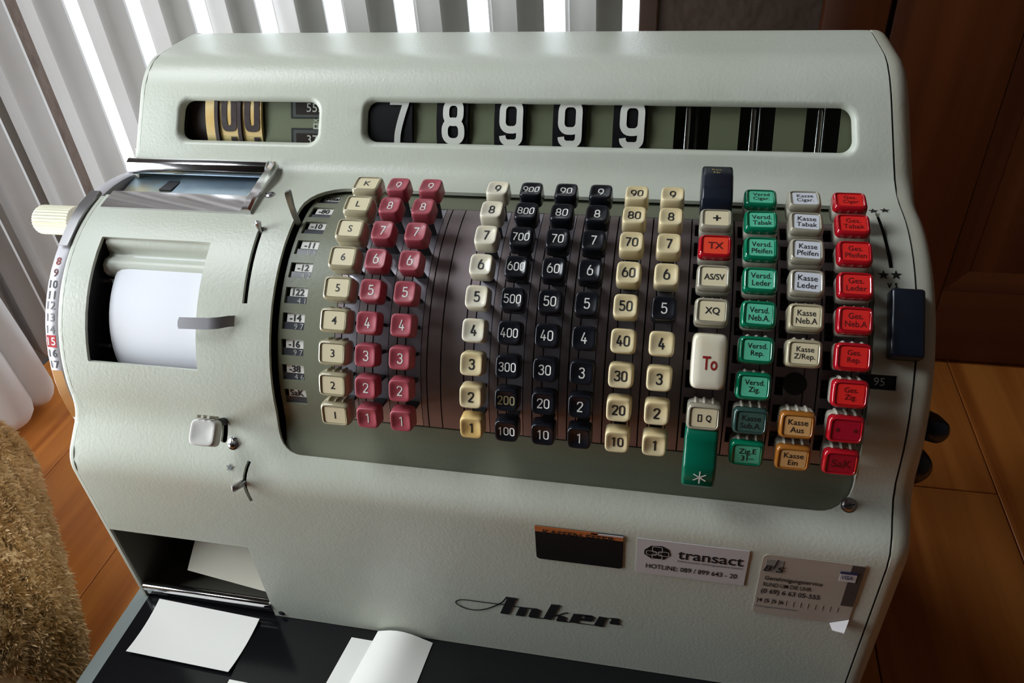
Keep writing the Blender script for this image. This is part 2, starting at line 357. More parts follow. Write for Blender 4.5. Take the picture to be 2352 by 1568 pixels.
def digits(s_, h, wt=0.13, adv=0.66, wx=1.0, maxw=None):
    """stroke numerals as a flat mesh centred on the origin"""
    chars = ['D9'] if s_ == 'D9' else list(s_); parts = []; n = len(chars)
    for k, c in enumerate(chars):
        ox = (k-(n-1)/2)*adv
        for kind, p in STROKES[c]:
            if kind == 'S': p = [tuple(np.array(p[0])+(np.array(p[1])-np.array(p[0]))*t) for t in np.linspace(0, 1, 4)]
            rv, rf = ribbon(p, wt, kind == 'C'); parts.append(([(x+ox, y, 0.0) for x, y in rv], rf))
    v, f = cat(*parts); v = np.array(v)*h; v[:, 0] *= wx
    w_ = v[:, 0].max()-v[:, 0].min()
    if maxw and w_ > maxw: v[:, 0] *= maxw/w_
    return v, f

# ------------------------------------------------------------------ room shell
def struct(name, vf, m, parent=None, smooth=False):
    return put(name, vf, m, parent, smooth, kind=None if parent else 'structure')
T = 0.10
struct('floor', box(XL-T, XR+T, YF-T, YB+T, -0.56, -0.4665), MT['joint'])
FL = bpy.data.objects['floor']
# plank floor, boards run from front to back
pw = 0.1752; x0 = 0.4345-10*pw
for k in range(-1, 18):
    a = max(x0+k*pw+0.0007, XL); b = min(x0+(k+1)*pw-0.0007, XR)
    if b-a < 0.01: continue
    cuts = {10: [0.32], 9: [-0.9], 5: [-1.3]}.get(k, [-0.7-0.31*((k*7) % 5)])
    ys = [YF]+sorted(cuts)+[YB]
    for y0_, y1_ in zip(ys[:-1], ys[1:]):
        put('plank', box(a, b, y0_+0.0006, y1_-0.0006, -0.475, -0.46, 0.0008, 1), MT['floorw'], FL, False)
def wall_open(axis, c0, c1, a0, a1, o, z0=-0.46, z1=ZC):
    """wall slab between c0..c1 along its normal with one opening o=(p0,p1,q0,q1)"""
    p0, p1, q0, q1 = o; parts = []
    for (u0, u1, w0, w1) in ((a0, p0, z0, z1), (p1, a1, z0, z1), (p0, p1, z0, q0), (p0, p1, q1, z1)):
        if u1-u0 > 1e-4 and w1-w0 > 1e-4:
            parts.append(box(u0, u1, c0, c1, w0, w1) if axis == 'y' else box(c0, c1, u0, u1, w0, w1))
    return cat(*parts)
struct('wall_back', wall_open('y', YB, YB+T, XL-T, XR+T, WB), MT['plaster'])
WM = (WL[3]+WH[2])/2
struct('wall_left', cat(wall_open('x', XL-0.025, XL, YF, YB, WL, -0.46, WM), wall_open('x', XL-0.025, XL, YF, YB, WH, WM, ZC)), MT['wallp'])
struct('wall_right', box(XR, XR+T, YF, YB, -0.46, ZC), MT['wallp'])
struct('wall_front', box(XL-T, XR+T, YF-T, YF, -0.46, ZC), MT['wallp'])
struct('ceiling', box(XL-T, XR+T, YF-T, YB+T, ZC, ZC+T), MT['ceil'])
# windows: frame bars and pane in each opening
w1 = root('window_1', None, None, ((WB[0]+WB[1])/2, YB+0.06, WB[2]), kind='structure')
fr = 0.022
for q in ((WB[1]-fr-0.0, WB[1]+0.023, WB[2], WB[3]), (WB[0], WB[0]+0.008, WB[2], WB[3]), (WB[0]+fr, WB[1]-fr, WB[2], WB[2]+fr), (WB[0]+fr, WB[1]-fr, WB[3]-fr, WB[3])):
    if q[1] > WB[1]: put('frame', box(WB[1], WB[1]+0.023, YB-0.008, YB-0.0005, q[2], q[3], 0.002), MT['framew'], w1, False)
    else: put('frame', box(q[0], q[1], YB+0.05, YB+0.08, q[2], q[3], 0.002), MT['framew'], w1, False)
put('pane', box(WB[0]+0.008, WB[1], YB+0.063, YB+0.067, WB[2]+fr, WB[3]-fr), MT['pane_dim'], w1, False)
for wn, WW in (('window_2', WL), ('added_high_window', WH)):
    w2 = root(wn, None, None, (XL-0.012, (WW[0]+WW[1])/2, WW[2]), kind='structure')
    for q in ((WW[0], WW[0]+fr, WW[2], WW[3]), (WW[1]-fr, WW[1], WW[2], WW[3]), (WW[0]+fr, WW[1]-fr, WW[2], WW[2]+fr), (WW[0]+fr, WW[1]-fr, WW[3]-fr, WW[3])):
        put('frame', box(XL-0.022, XL-0.008, q[0], q[1], q[2], q[3], 0.002), MT['framew'], w2, False)
    put('pane', box(XL-0.018, XL-0.014, WW[0]+fr, WW[1]-fr, WW[2]+fr, WW[3]-fr), MT['pane'], w2, False)
# pine door standing in the back wall, right of the register
d1 = root('door_1', None, None, (0.7, YB, -0.46), kind='structure')
dt = 2.05
put('door_casing', box(0.352, 0.424, YB-0.022, YB-0.0005, -0.459, dt+0.07, 0.004), MT['doorw'], d1, 30)
put('door_casing', box(1.10, 1.172, YB-0.022, YB-0.0005, -0.459, dt+0.07, 0.004), MT['doorw'], d1, 30)
put('door_casing', box(0.4245, 1.0995, YB-0.022, YB-0.0005, dt, dt+0.07, 0.004), MT['doorh'], d1, 30)
put('stile', box(0.430, 0.570, YB-0.016, YB-0.0005, -0.452, dt-0.004, 0.002), MT['doorw'], d1, 30)
put('stile', box(0.955, 1.095, YB-0.016, YB-0.0005, -0.452, dt-0.004, 0.002), MT['doorw'], d1, 30)
put('rail', box(0.5705, 0.9545, YB-0.016, YB-0.0005, -0.452, -0.334, 0.002), MT['doorh'], d1, 30)
put('rail', box(0.5705, 0.9545, YB-0.016, YB-0.0005, 0.62, 0.76, 0.002), MT['doorh'], d1, 30)
put('rail', box(0.5705, 0.9545, YB-0.016, YB-0.0005, dt-0.15, dt-0.004, 0.002), MT['doorh'], d1, 30)
put('door_panel', box(0.572, 0.953, YB-0.008, YB-0.0005, -0.333, 0.619), MT['doorw'], d1, False)
put('door_panel', box(0.572, 0.953, YB-0.008, YB-0.0005, 0.761, dt-0.151), MT['doorw'], d1, False)
def mould(xa, za, xb, zb, inw):
    """bevelled moulding strip, mitred ends; inw points into the panel"""
    (ix, iz) = inw; wdt = 0.028
    dx, dz = (1, 0) if xa != xb else (0, 1)
    A = (xa, YB-0.0155, za); B = (xb, YB-0.0155, zb)
    A2 = (xa+ix*wdt+dx*wdt, YB-0.009, za+iz*wdt+dz*wdt); B2 = (xb+ix*wdt-dx*wdt, YB-0.009, zb+iz*wdt-dz*wdt)
    def bk(p): return (p[0], YB-0.006, p[2])
    return loft([[A, A2, bk(A2), bk(A)], [B, B2, bk(B2), bk(B)]])
for (xa, za, xb, zb, inw, mm) in ((0.5705, -0.334, 0.9545, -0.334, (0, 1), 'doorh'), (0.5705, -0.334, 0.5705, 0.62, (1, 0), 'doorw'), (0.9545, -0.334, 0.9545, 0.62, (-1, 0), 'doorw'), (0.5705, 0.62, 0.9545, 0.62, (0, -1), 'doorh')):
    put('moulding', mould(xa, za, xb, zb, inw), MT[mm], d1, False)

# ------------------------------------------------------------------ radiator in front of the back window
rt = root('radiator', 'white steel column radiator with oval upright tubes in front of the bright window', 'radiator', (-0.35, 0.38, -0.46))
prof_r = [(-0.0282, 0.0030), (-0.0272, -0.0010), (-0.0236, -0.0036), (-0.0222, -0.0070), (-0.0130, -0.0082), (-0.0100, -0.0104), (0.0000, -0.0128), (0.0042, -0.0143), (0.0074, -0.0128), (0.0120, -0.0078), (0.0200, -0.0022), (0.0278, 0.0012), (0.0276, 0.0050), (0.0150, 0.0085), (-0.0150, 0.0085), (-0.0274, 0.0060)]
def section():
    rings = []
    for t in np.linspace(0, 1, 7):
        a = t*math.pi/2; k = max(0.05, math.sin(a)); rings.append([(x*k*0.98, 0.003+(y-0.003)*k, -0.414+0.03*(1-math.cos(a))) for x, y in prof_r])
    for z in (-0.36, 0.0, 0.4, 0.62): rings.append([(x, y, z) for x, y in prof_r])
    for t in np.linspace(0, 1, 5)[1:]:
        a = t*math.pi/2; k = max(0.05, math.cos(a)); rings.append([(x*k, 0.003+(y-0.003)*k, 0.62+0.03*math.sin(a)) for x, y in prof_r])
    v, f = loft(rings); return [(x, y, z+ZF) for x, y, z in v], f
rsec = lmesh('radiator_section', section(), MT['rad'], 32)
for k in range(-4, 8):
    inst('radiator_section', rsec, rt, (-0.4248+0.0766*k, 0.368, -0.46))
for z in (0.60, -0.375):
    put('collector_pipe', tube([(-0.76, 0.374, z), (0.14, 0.374, z)], 0.011, 12), MT['rad'], rt, 60)
# unidentified white folds past the end of the radiator, kept low so light passes
ct = root('low_white_folds', 'unidentified white folds, cut low to let window light past, on the floor beside the radiator', 'cloth', (-0.73, 0.25, -0.45))
def fold(cx, cy, rx, ry, lean, ztop, zb=-0.455):
    rings = []; ang_ = np.linspace(0, 2*math.pi, 24, endpoint=False)
    for t in np.linspace(0.0, 1, 6):
        a = t*math.pi/2; k = max(0.04, math.sin(a)); z = zb+0.035*(1-math.cos(a))
        rings.append([(cx+rx*k*math.cos(p), cy+ry*k*math.sin(p), z) for p in ang_])
    for z in (-0.34, -0.26, ztop):
        rings.append([(cx-(z+0.4)*lean+rx*(1-0.12*min(1, z+0.4))*math.cos(p), cy+ry*math.sin(p), z) for p in ang_])
    for t in (0.5, 0.8, 1.0):
        k = max(0.05, math.cos(t*math.pi/2)); z = ztop+0.03*math.sin(t*math.pi/2)
        rings.append([(cx-(z+0.4)*lean+rx*0.97*k*math.cos(p), cy+ry*k*math.sin(p), z) for p in ang_])
    return loft(rings)
put('fold', fold(-0.737, 0.250, 0.052, 0.040, 0.11, -0.175), MT['cloth'], ct, 60)
put('fold', fold(-0.722, 0.306, 0.030, 0.026, 0.11, -0.185), MT['cloth'], ct, 60)

# ------------------------------------------------------------------ profile of the register
CY0, CZ0 = 0.10795, -0.11589
RB = 0.1355
def cp(a, r=RB): return (CY0+r*math.cos(math.radians(a)), CZ0+r*math.sin(math.radians(a)))
def bez(a, b, c, n=10): return [tuple((1-t)**2*np.array(a)+2*t*(1-t)*np.array(b)+t*t*np.array(c)) for t in np.linspace(0, 1, n)]
def lin(a, b, n): return [tuple(np.array(a)+(np.array(b)-np.array(a))*t) for t in np.linspace(0, 1, n)]
PR = lin((-0.0585, -0.3265), (-0.0585, -0.160), 18)+bez((-0.0585, -0.159), (-0.0585, -0.1454), (-0.0495, -0.1367), 10)
PR += lin((-0.0485, -0.1357), (-0.0365, -0.1242), 5)+bez((-0.036, -0.1237), (-0.0277, -0.1157), cp(172.5), 9)
PR += [cp(a) for a in np.linspace(171, 93, 54)]+lin((0.103, 0.0195), (0.117, 0.0196), 5)+bez((0.118, 0.0196), (0.1368, 0.0196), (0.1435, 0.033), 10)
PR += lin((0.1445, 0.035), (0.1645, 0.075), 12)+bez((0.165, 0.076), (0.1775, 0.100), (0.202, 0.100), 12)
PR += lin((0.206, 0.100), (0.253, 0.0995), 10)+bez((0.256, 0.0995), (0.288, 0.0985), (0.292, 0.066), 12)+lin((0.292, 0.06), (0.292, -0.3265), 12)
PR = np.array(PR)
SS = np.r_[0, np.cumsum(np.linalg.norm(np.diff(PR, axis=0), axis=1))]
TG = np.gradient(PR, SS, axis=0); TG /= np.linalg.norm(TG, axis=1)[:, None]
SEND = SS[-1]
_pd = np.linspace(0, SEND, 4000); _py = np.interp(_pd, SS, PR[:, 0]); _pz = np.interp(_pd, SS, PR[:, 1])
def sat(y, z): return float(_pd[np.argmin((_py-y)**2+(_pz-z)**2)])
def sang(a): return sat(*cp(a))
def taper(x, z):
    t = min(max((z-0.02)/0.08, 0), 1); return 0.048+(x-0.048)*(1-0.045*t)
def untaper(x, z):
    t = min(max((z-0.02)/0.08, 0), 1); return 0.048+(x-0.048)/(1-0.045*t)
def P3(x, s, d=0.0):
    y = np.interp(s, SS, PR[:, 0]); z = np.interp(s, SS, PR[:, 1]); ty = np.interp(s, SS, TG[:, 0]); tz = np.interp(s, SS, TG[:, 1])
    y2, z2 = y-tz*d, z+ty*d
    return (taper(x, z), y2, z2)
def rrect(x0, x1, s0, s1, r, n=6, step=0.012):
    """rounded rectangle loop in (x,s), r one radius or four (bl,br,tr,tl)"""
    if not hasattr(r, '__len__'): r = [r]*4
    out = []
    for (cx, cs, a0, rr) in ((x0+r[0], s0+r[0], 180, r[0]), (x1-r[1], s0+r[1], 270, r[1]), (x1-r[2], s1-r[2], 0, r[2]), (x0+r[3], s1-r[3], 90, r[3])):
        for a in np.linspace(a0, a0+90, n if rr > 1e-6 else 1): out.append((cx+rr*math.cos(math.radians(a)), cs+rr*math.sin(math.radians(a))))
    return dense(out, step)
def dense(p, step=0.012):
    out = []
    for a, b in zip(p, p[1:]+p[:1]):
        n = max(1, int(math.hypot(b[0]-a[0], b[1]-a[1])/step))
        out += [(a[0]+(b[0]-a[0])*k/n, a[1]+(b[1]-a[1])*k/n) for k in range(n)]
    return out
def inside(poly, P):
    poly = np.array(poly); P = np.asarray(P); x, y = P[:, 0], P[:, 1]; c = np.zeros(len(P), bool)
    for (x1, y1), (x2, y2) in zip(poly, np.roll(poly, -1, 0)):
        m = (y1 > y) != (y2 > y)
        with np.errstate(divide='ignore', invalid='ignore'): xi = (x2-x1)*(y-y1)/(y2-y1)+x1
        c ^= m & (x < xi)
    return c
def sheet(outer, holes, dips=(), d0=0.0, hx=0.014, fine=0.0045):
    """curved sheet on the register's profile: 2-D constrained triangulation in (x, s) lifted onto the profile.
    dips: (x0,x1,s0,s1,r,inset,depth) windows with a sunken rounded lip that ends in a hole"""
    V = []; E = []; D = []
    def addloop(lp, d=0.0):
        n = len(V); V.extend(lp); D.extend([d]*len(lp)); E.extend([(n+k, n+(k+1) % len(lp)) for k in range(len(lp))])
    addloop(outer)
    for h in holes: addloop(h)
    hol = list(holes); zones = []
    for (x0_, x1_, s0_, s1_, r, ins, dep) in dips:
        m = max(3, int((x1_-x0_)/0.02))
        for u in (0, 0.2, 0.4, 0.6, 0.75, 0.88, 0.96, 1.0):
            i = ins*u; lp = rrect(x0_+i, x1_-i, s0_+i, s1_-i, max(r-i*0.6, 0.002), 8, 0.02)
            addloop(lp, -dep*(1-math.sqrt(max(0, 1-u*u))))
        hol.append(rrect(x0_+ins, x1_-ins, s0_+ins, s1_-ins, max(r-ins*0.6, 0.002), 8, 0.02))
        zones.append(rrect(x0_, x1_, s0_, s1_, r, 8, 0.02))
    o = np.array(outer); gx = np.arange(o[:, 0].min()+hx/2, o[:, 0].max(), hx)
    curv = np.linalg.norm(np.gradient(TG, SS, axis=0), axis=1)
    s = o[:, 1].min(); gs = []
    while s < o[:, 1].max(): gs.append(s); s += fine if np.interp(s, SS, curv) > 1.5 else 0.012
    G = np.array([(x, y) for y in gs for x in gx])
    keep = inside(outer, G)
    for h in hol+zones: keep &= ~inside(h, G)
    G = G[keep]; B = np.array(V)
    ok = np.ones(len(G), bool)
    for k in range(0, len(B), 200):
        d = ((G[:, None, :]-B[None, k:k+200, :])**2).sum(2).min(1); ok &= d > 0.0024**2
    G = G[ok]; n0 = len(V); V.extend(map(tuple, G)); D.extend([0.0]*len(G))
    r = geometry.delaunay_2d_cdt([Vector(v) for v in V], E, [], 0, 1e-7)
    v2 = np.array([tuple(v) for v in r[0]]); f2 = [t for t in r[2]]
    dd = np.zeros(len(v2))
    for i, src in enumerate(r[3]): dd[i] = min([D[k] for k in src] or [0.0])
    cen = np.array([v2[list(t)].mean(0) for t in f2]); good = inside(outer, cen)
    for h in hol: good &= ~inside(h, cen)
    F = []
    for t, g in zip(f2, good):
        if not g: continue
        a, b, c = (v2[i] for i in t[:3])
        F.append(tuple(t) if (b[0]-a[0])*(c[1]-a[1])-(b[1]-a[1])*(c[0]-a[0]) > 0 else tuple(reversed(t)))
    used = sorted({i for t in F for i in t}); ix = {i: k for k, i in enumerate(used)}
    return [P3(v2[i][0], v2[i][1], d0+dd[i]) for i in used], [tuple(ix[i] for i in t) for t in F]
def thick(o, t):
    m = o.modifiers.new('wall', 'SOLIDIFY'); m.thickness = t*S; m.offset = -1
    e = o.modifiers.new('edges', 'EDGE_SPLIT'); e.split_angle = math.radians(42)

CR = root('cash_register', 'grey-green mechanical cash register with coloured keys, standing on a black-topped cabinet', 'cash register', (0.05, 0.1, -0.3265))
XA, XB = -0.262, 0.3572
def band(pts, wd):
    """thin quad strip loop around a centre line in (x,s), for slots"""
    P = np.array(pts, float); t = np.gradient(P, axis=0); t /= np.linalg.norm(t, axis=1)[:, None]; n = np.stack([-t[:, 1], t[:, 0]], 1)*wd/2
    return [tuple(p) for p in (P+n)]+[tuple(p) for p in (P-n)[::-1]]
slot_a = band([(-0.1088+0.0018*t, sang(110.5+27.2*t)) for t in np.linspace(1, 0, 9)], 0.0042)
slot_b = band([(0.3408+0.0032*t, sang(91.5+23*t)) for t in np.linspace(1, 0, 9)], 0.0034)
slot_c = band([(-0.1062-0.0055*math.sin(math.pi*t*0.62+0.5)+0.003*t, sat(-0.0585, -0.169)+t*(sat(-0.0475, -0.1350)-sat(-0.0585, -0.169))) for t in np.linspace(0, 1, 9)], 0.0031)
slot_d = rrect(-0.1335, -0.1282, sat(-0.0390, -0.1265), sat(-0.0262, -0.112), 0.0021, 4, 0.004)
kb = rrect(-0.0852, 0.3328, sat(-0.0412, -0.1287), sat(0.1135, 0.0196), [0.020, 0.022, 0.010, 0.032], 8)
pw_hole = rrect(-0.2415, -0.1458, sang(160.6), sang(117.6), [0.001]*4, 3)
outlet = dense([(XA-0.01, -0.01), (-0.1297, -0.01), (-0.1297, sat(-0.0585, -0.2300)), (XA-0.01, sat(-0.0585, -0.2300))])
slit = dense([(XA-0.01, sang(98)), (-0.137, sang(98)), (-0.137, sat(0.1385, 0.0235)), (XA-0.01, sat(0.1385, 0.0235))])
cw = rrect(0.3262, 0.3482, sang(149.3), sang(145.3), 0.0004, 2)
outer = dense([(XA, 0), (XB, 0), (XB, SEND), (XA, SEND)])
sf = lambda z: sat(0.137+0.5*(z-0.02), z)
dipA = (untaper(-0.2235, 0.057), untaper(-0.0885, 0.057), sf(0.0385), sf(0.0765), 0.012, 0.0048, 0.0062)
dipB = (untaper(-0.0552, 0.057), untaper(0.3295, 0.057), sf(0.0402), sf(0.0772), 0.012, 0.0048, 0.0062)
hs = put('housing', sheet(outer, [kb, pw_hole, outlet, slit, slot_a, slot_b, slot_c, slot_d, cw], [dipA, dipB]), MT['paint'], CR, True, label='pale grey-green hammered shell')
thick(hs, 0.0028)
# side cheeks
def cheek(path, xa, xo, r):
    """closed (y,z) path, flat at xa, rounded over towards xo"""
    P = np.array(path); n = len(P)
    t = np.roll(P, -1, 0)-np.roll(P, 1, 0); t /= np.linalg.norm(t, axis=1)[:, None]; nrm = np.stack([-t[:, 1], t[:, 0]], 1)
    sg = 1 if xo > xa else -1; rings = []
    xs = [(xa, 0.0)]+[(xo-sg*r*(1-math.sin(a)), r*(1-math.cos(a))) for a in np.linspace(0, math.pi/2, 7)]
    for x, ins in xs:
        q = P-nrm*ins
        rings.append([(x+(taper(x, z)-x), y, z) for y, z in q])
    if sg > 0: rings = [list(reversed(k)) for k in rings]
    # outer face: triangulated with a crease at the height where the hood starts to narrow
    q = [(y, z) for _, y, z in rings[-1]]; m = len(q)
    r_ = geometry.delaunay_2d_cdt([Vector(p) for p in q]+[Vector((-1, 0.02)), Vector((1, 0.02))], [(k, (k+1) % m) for k in range(m)]+[(m, m+1)], [], 0, 1e-7)
    v2 = [tuple(v) for v in r_[0]]; cen = np.array([np.mean([v2[i] for i in t], 0) for t in r_[2]]); ok = inside(q, cen)
    xo_ = xs[-1][0]
    cap = ([(taper(xo_, z), y, z) for y, z in v2], [tuple(t) if sg > 0 else tuple(reversed(t)) for t, g_ in zip(r_[2], ok) if g_])
    used = sorted({i for t in cap[1] for i in t}); ix = {i: k for k, i in enumerate(used)}
    cap = ([cap[0][i] for i in used], [tuple(ix[i] for i in t) for t in cap[1]])
    return cat(loft(rings, True, False), cap)
pth = [tuple(p) for p in PR[::1]]
cheekR = [p for p in pth]
o = put('right_cheek', cheek(cheekR, 0.3586, 0.3715, 0.0098), MT['paint_bounce'], CR, 50, label='rounded side casting with warm bounced light in its colour')
keepL = [p for p in pth if not (0.088 < p[0] < 0.139 and p[1] > 0.0)]
iL = [i for i, p in enumerate(keepL) if p[1] > 0 and p[0] >= 0.139][0]
keepL[iL:iL] = [(0.092, 0.004), (0.106, -0.004), (0.126, 0.0), (0.134, 0.012), (0.137, 0.0195)]
put('left_cheek', cheek(keepL, -0.2622, -0.2668, 0.0022), MT['paint'], CR, 50)
_sv, _sf = prism_x([P3(0, s, -0.0015)[1:] for s in np.linspace(0, SEND, 140)], 0.3567, 0.3590)
put('seam_strip', ([(taper(x, z), y, z) for x, y, z in _sv], _sf), MT['black'], CR, 50)
# olive keyboard panel inside the cut-out, its counter windows and the black mechanism behind it
OX0, OX1 = -0.0812, 0.3345
RP = 0.1300; OD = RP-RB
okb = rrect(-0.0362, 0.3312, sang(175.2), sang(95.2), 0.0005, 2)
owin = []
OA = [91.65, 100.0, 107.8, 116.2, 124.9, 133.6, 142.2, 150.9, 159.4, 168.1]
for a in OA: owin.append(rrect(-0.0785, -0.0605, sang(a+2.75), sang(a-2.75), 0.0003, 2))
op = put('keyboard_panel', sheet(rrect(OX0, OX1, sat(-0.0450, -0.1325), sat(0.122, 0.0196), 0.004), [okb]+owin, d0=OD, hx=0.02), MT['olive'], CR, True, label='olive green sheet-metal panel')
thick(op, 0.0018)
def arcslab(x0, x1, a0, a1, r, th, n=24):
    rings = []
    for a in np.linspace(a0, a1, n):
        y, z = cp(a, r); y2, z2 = cp(a, r-th); rings.append([(x0, y, z), (x1, y, z), (x1, y2, z2), (x0, y2, z2)])
    return loft(rings)
put('mechanism', arcslab(-0.0835, 0.3545, 82, 182, 0.1225, 0.02, 40), MT['black'], CR, 50, label='black inner works')
put('slot_shade_backing', box(-0.14, -0.098, -0.044, 0.0, -0.30, -0.15), MT['black'], CR, False)  # black sheets put behind the slots as their inner shade
put('slot_shade_backing', arcslab(-0.142, -0.0885, 84, 178, 0.1305, 0.012, 30), MT['black'], CR, 50)
put('slot_shade_backing', arcslab(0.3335, 0.3562, 84, 178, 0.1305, 0.012, 30), MT['black'], CR, 50)
# counter windows in the olive panel: white tab above, grey counter below
for k, a in enumerate(OA):
    wt = put('row_counter', arcslab(-0.0790, -0.0600, a+0.25, a+3.1, 0.1281, 0.002, 4), mat('counter_grey', (0.075, 0.08, 0.095), 0.3) if k == 0 else bpy.data.materials['counter_grey'], CR, 30, label='grey counter strip with white tab')
    put('white_tab', arcslab(-0.0752, -0.0602, a-3.0, a+0.25, 0.1285, 0.002, 4), MT['inkw'], wt, 30)
    am = a-1.2; y, z = cp(am, 0.12875)
    v, f = text(DR[k], h=0.0052, maxw=0.0125, bold=0.025)
    me = lmesh('tab_lettering', (v, f), MT['ink'], False)
    sub_ = inst('tab_lettering', me, wt, (-0.0685, y, z), math.radians(am-90))
    if DC[k]:
        v, f = text(DC[k], h=0.0042, maxw=0.009)
        y, z = cp(a+1.6, 0.12835); inst('counter_digits', lmesh('counter_digits', (v, f), MT['inkpale'], False), wt, (-0.0655, y, z), math.radians(a+1.6-90))

# ------------------------------------------------------------------ key tracks
CX = [-0.0246, 0.0, 0.0249, 0.0757, 0.1003, 0.1256, 0.1502, 0.1755, 0.2001, 0.2299, 0.2587, 0.2870, 0.3158]
TH = [99.84+8.3*k for k in range(9)]
SEPS = [-0.0360, -0.0123, 0.0125, 0.0354, 0.0457, 0.0630, 0.0880, 0.1129, 0.1379, 0.1628, 0.1878, 0.2151, 0.2444, 0.2729, 0.3014, 0.3310]
g = 0.00045
col_of = {}
for i, (a, b) in enumerate(zip(SEPS[:-1], SEPS[1:])):
    cc = [c for c in CX if a < c < b]
    if not cc or i in (3, 4):
        if i == 3 or i == 4 or not cc:
            put('key_track', arcslab(a+g, b-g, 95.4, 175.0, RP, 0.004, 44), MT['gun'], CR, 40); continue
    c = cc[0]; big = c > 0.22 or c < -0.01
    rl, rr = c-0.0056, c+0.0056
    if c < 0.22:
        tr = put('key_track', cat(arcslab(a+g, rl-0.0008, 95.4, 175.0, RP, 0.004, 44), arcslab(rr+0.0006, b-g, 95.4, 175.0, RP, 0.004, 44)), MT['gun'], CR, 40)
        put('slot_rail', arcslab(rl, rr, 95.4, 175.0, RP-0.0003, 0.003, 44), MT['rail'], tr, 40)
    else:
        wl, wr = a+0.0022, a+0.0098
        parts = [arcslab(a+g, wl, 95.4, 175.0, RP, 0.004, 44), arcslab(wr, rl-0.0008, 95.4, 175.0, RP, 0.004, 44), arcslab(rr+0.0006, b-g, 95.4, 175.0, RP, 0.004, 44)]
        e = 95.4
        for k in range(9):
            w0, w1 = TH[k]+1.2-2.7, TH[k]+1.2+2.7
            if w0 > e: parts.append(arcslab(wl-0.0002, wr+0.0002, e, w0, RP, 0.004, 4))
            e = w1
        if e < 175: parts.append(arcslab(wl-0.0002, wr+0.0002, e, 175.0, RP, 0.004, 4))
        tr = put('key_track', cat(*parts), MT['gun'], CR, 40)
        put('slot_rail', arcslab(rl, rr, 95.4, 175.0, RP-0.0003, 0.003, 44), MT['gun'], tr, 40)
        for k in range(9):
            am = TH[k]+1.2; y, z = cp(am, 0.1236)
            s_ = ['9', '10', '11', '11', '12', '122', '14', '10', '16'][k] if c > 0.25 else None
            if s_ and (s_, 0.012, 1.0, 'CENTER') in _want:
                v, f = text(s_, h=0.0044, maxw=0.0065, bold=0.012)
                v = np.stack([v[:, 1], -v[:, 0], v[:, 2]], 1)
                inst('counter_digits', lmesh('counter_digits', (v, f), MT['inkg'], False), tr, (a+0.006, y, z), math.radians(am-90))
# the one empty key hole in the Kasse column
y, z = cp(TH[6]+0.2, RP+0.0002); ring = [(0.0076*math.cos(t), 0.0076*math.sin(t), 0.0) for t in np.linspace(0, 2*math.pi, 24, endpoint=False)]
inst('empty_key_hole', lmesh('empty_key_hole', loft([[(x, y_, -0.0004) for x, y_, _ in ring], ring]), MT['black'], False), CR, (0.2876, y, z), math.radians(TH[6]+0.2-90))

# ------------------------------------------------------------------ keys
def dishz(x, y): 
    q = (np.abs(x)**4+np.abs(y)**4)**0.25/0.0070
    return -0.0013*np.clip(1-q*q, 0, 1)
def number_cap():
    rings = [selli(0.0078, 0.0078, -0.0112), selli(0.0084, 0.0084, -0.0102), selli(0.0081, 0.0081, -0.003), selli(0.0079, 0.0079, -0.0012), selli(0.0075, 0.0075, -0.0002), selli(0.0070, 0.0070, 0.0)]
    for h in (0.0058, 0.0042, 0.0024, 0.0008):
        rings.append([(x, y, float(dishz(np.array(x), np.array(y)))) for x, y, _ in selli(h, h, 0, e=4.2)])
    return loft(rings)
def cap_lift(): return 0.1594
capmesh = {k: lmesh('number_key', number_cap(), MT[k], 60) for k in ('red', 'creamw', 'cream', 'amber', 'blackgl')}
stem_me = lmesh('key_stem', box(-0.0042, 0.0042, -0.0012, 0.0012, -0.032, -0.0105), MT['black'], False)
numleg = {}
def numeral(s, ink):
    k = (s, ink)
    if k not in numleg:
        v, f = digits(s, {1: 0.0074, 2: 0.0070, 3: 0.0064}[len(s)], 0.135 if ink == 'ink' else 0.115, maxw={1: 0.0046, 2: 0.0088, 3: 0.0118}[len(s)])
        v[:, 2] = dishz(v[:, 0], v[:, 1])+0.00022
        numleg[k] = lmesh('numeral', (v, f), MT[ink], False)
    return numleg[k]
plan = [(1, 'red', 'inkw', 'red'), (2, 'red', 'inkw', 'red'), (3, 'creamw', 'ink', 'ivory'), (4, 'blackgl', 'inkw', 'black'), (5, 'blackgl', 'inkw', 'black'), (6, 'blackgl', 'inkw', 'black'), (7, 'cream', 'ink', 'cream'), (8, 'cream', 'ink', 'cream')]
for j, (ci, mc, ink, nm) in enumerate(plan):
    for k in range(9):
        m_, i_, n_ = mc, ink, nm
        if ci == 8 and k == 4: m_, i_, n_ = 'blackgl', 'inkw', 'black replacement'
        if ci == 3 and k >= 6: m_, n_ = ('cream', 'yellowed ivory') if k < 8 else ('amber', 'amber-yellowed ivory')
        y, z = cp(TH[k], cap_lift())
        s_ = NUM[j][k]
        if ci == 4 and k == 7: i_ = 'gold'
        ko = inst('number_key', capmesh[m_], CR, (CX[ci], y, z), math.radians(TH[k]-90), label='%s number key marked %s' % (n_, s_))
        sub('numeral', numeral(s_, i_), ko); sub('key_stem', stem_me, ko)
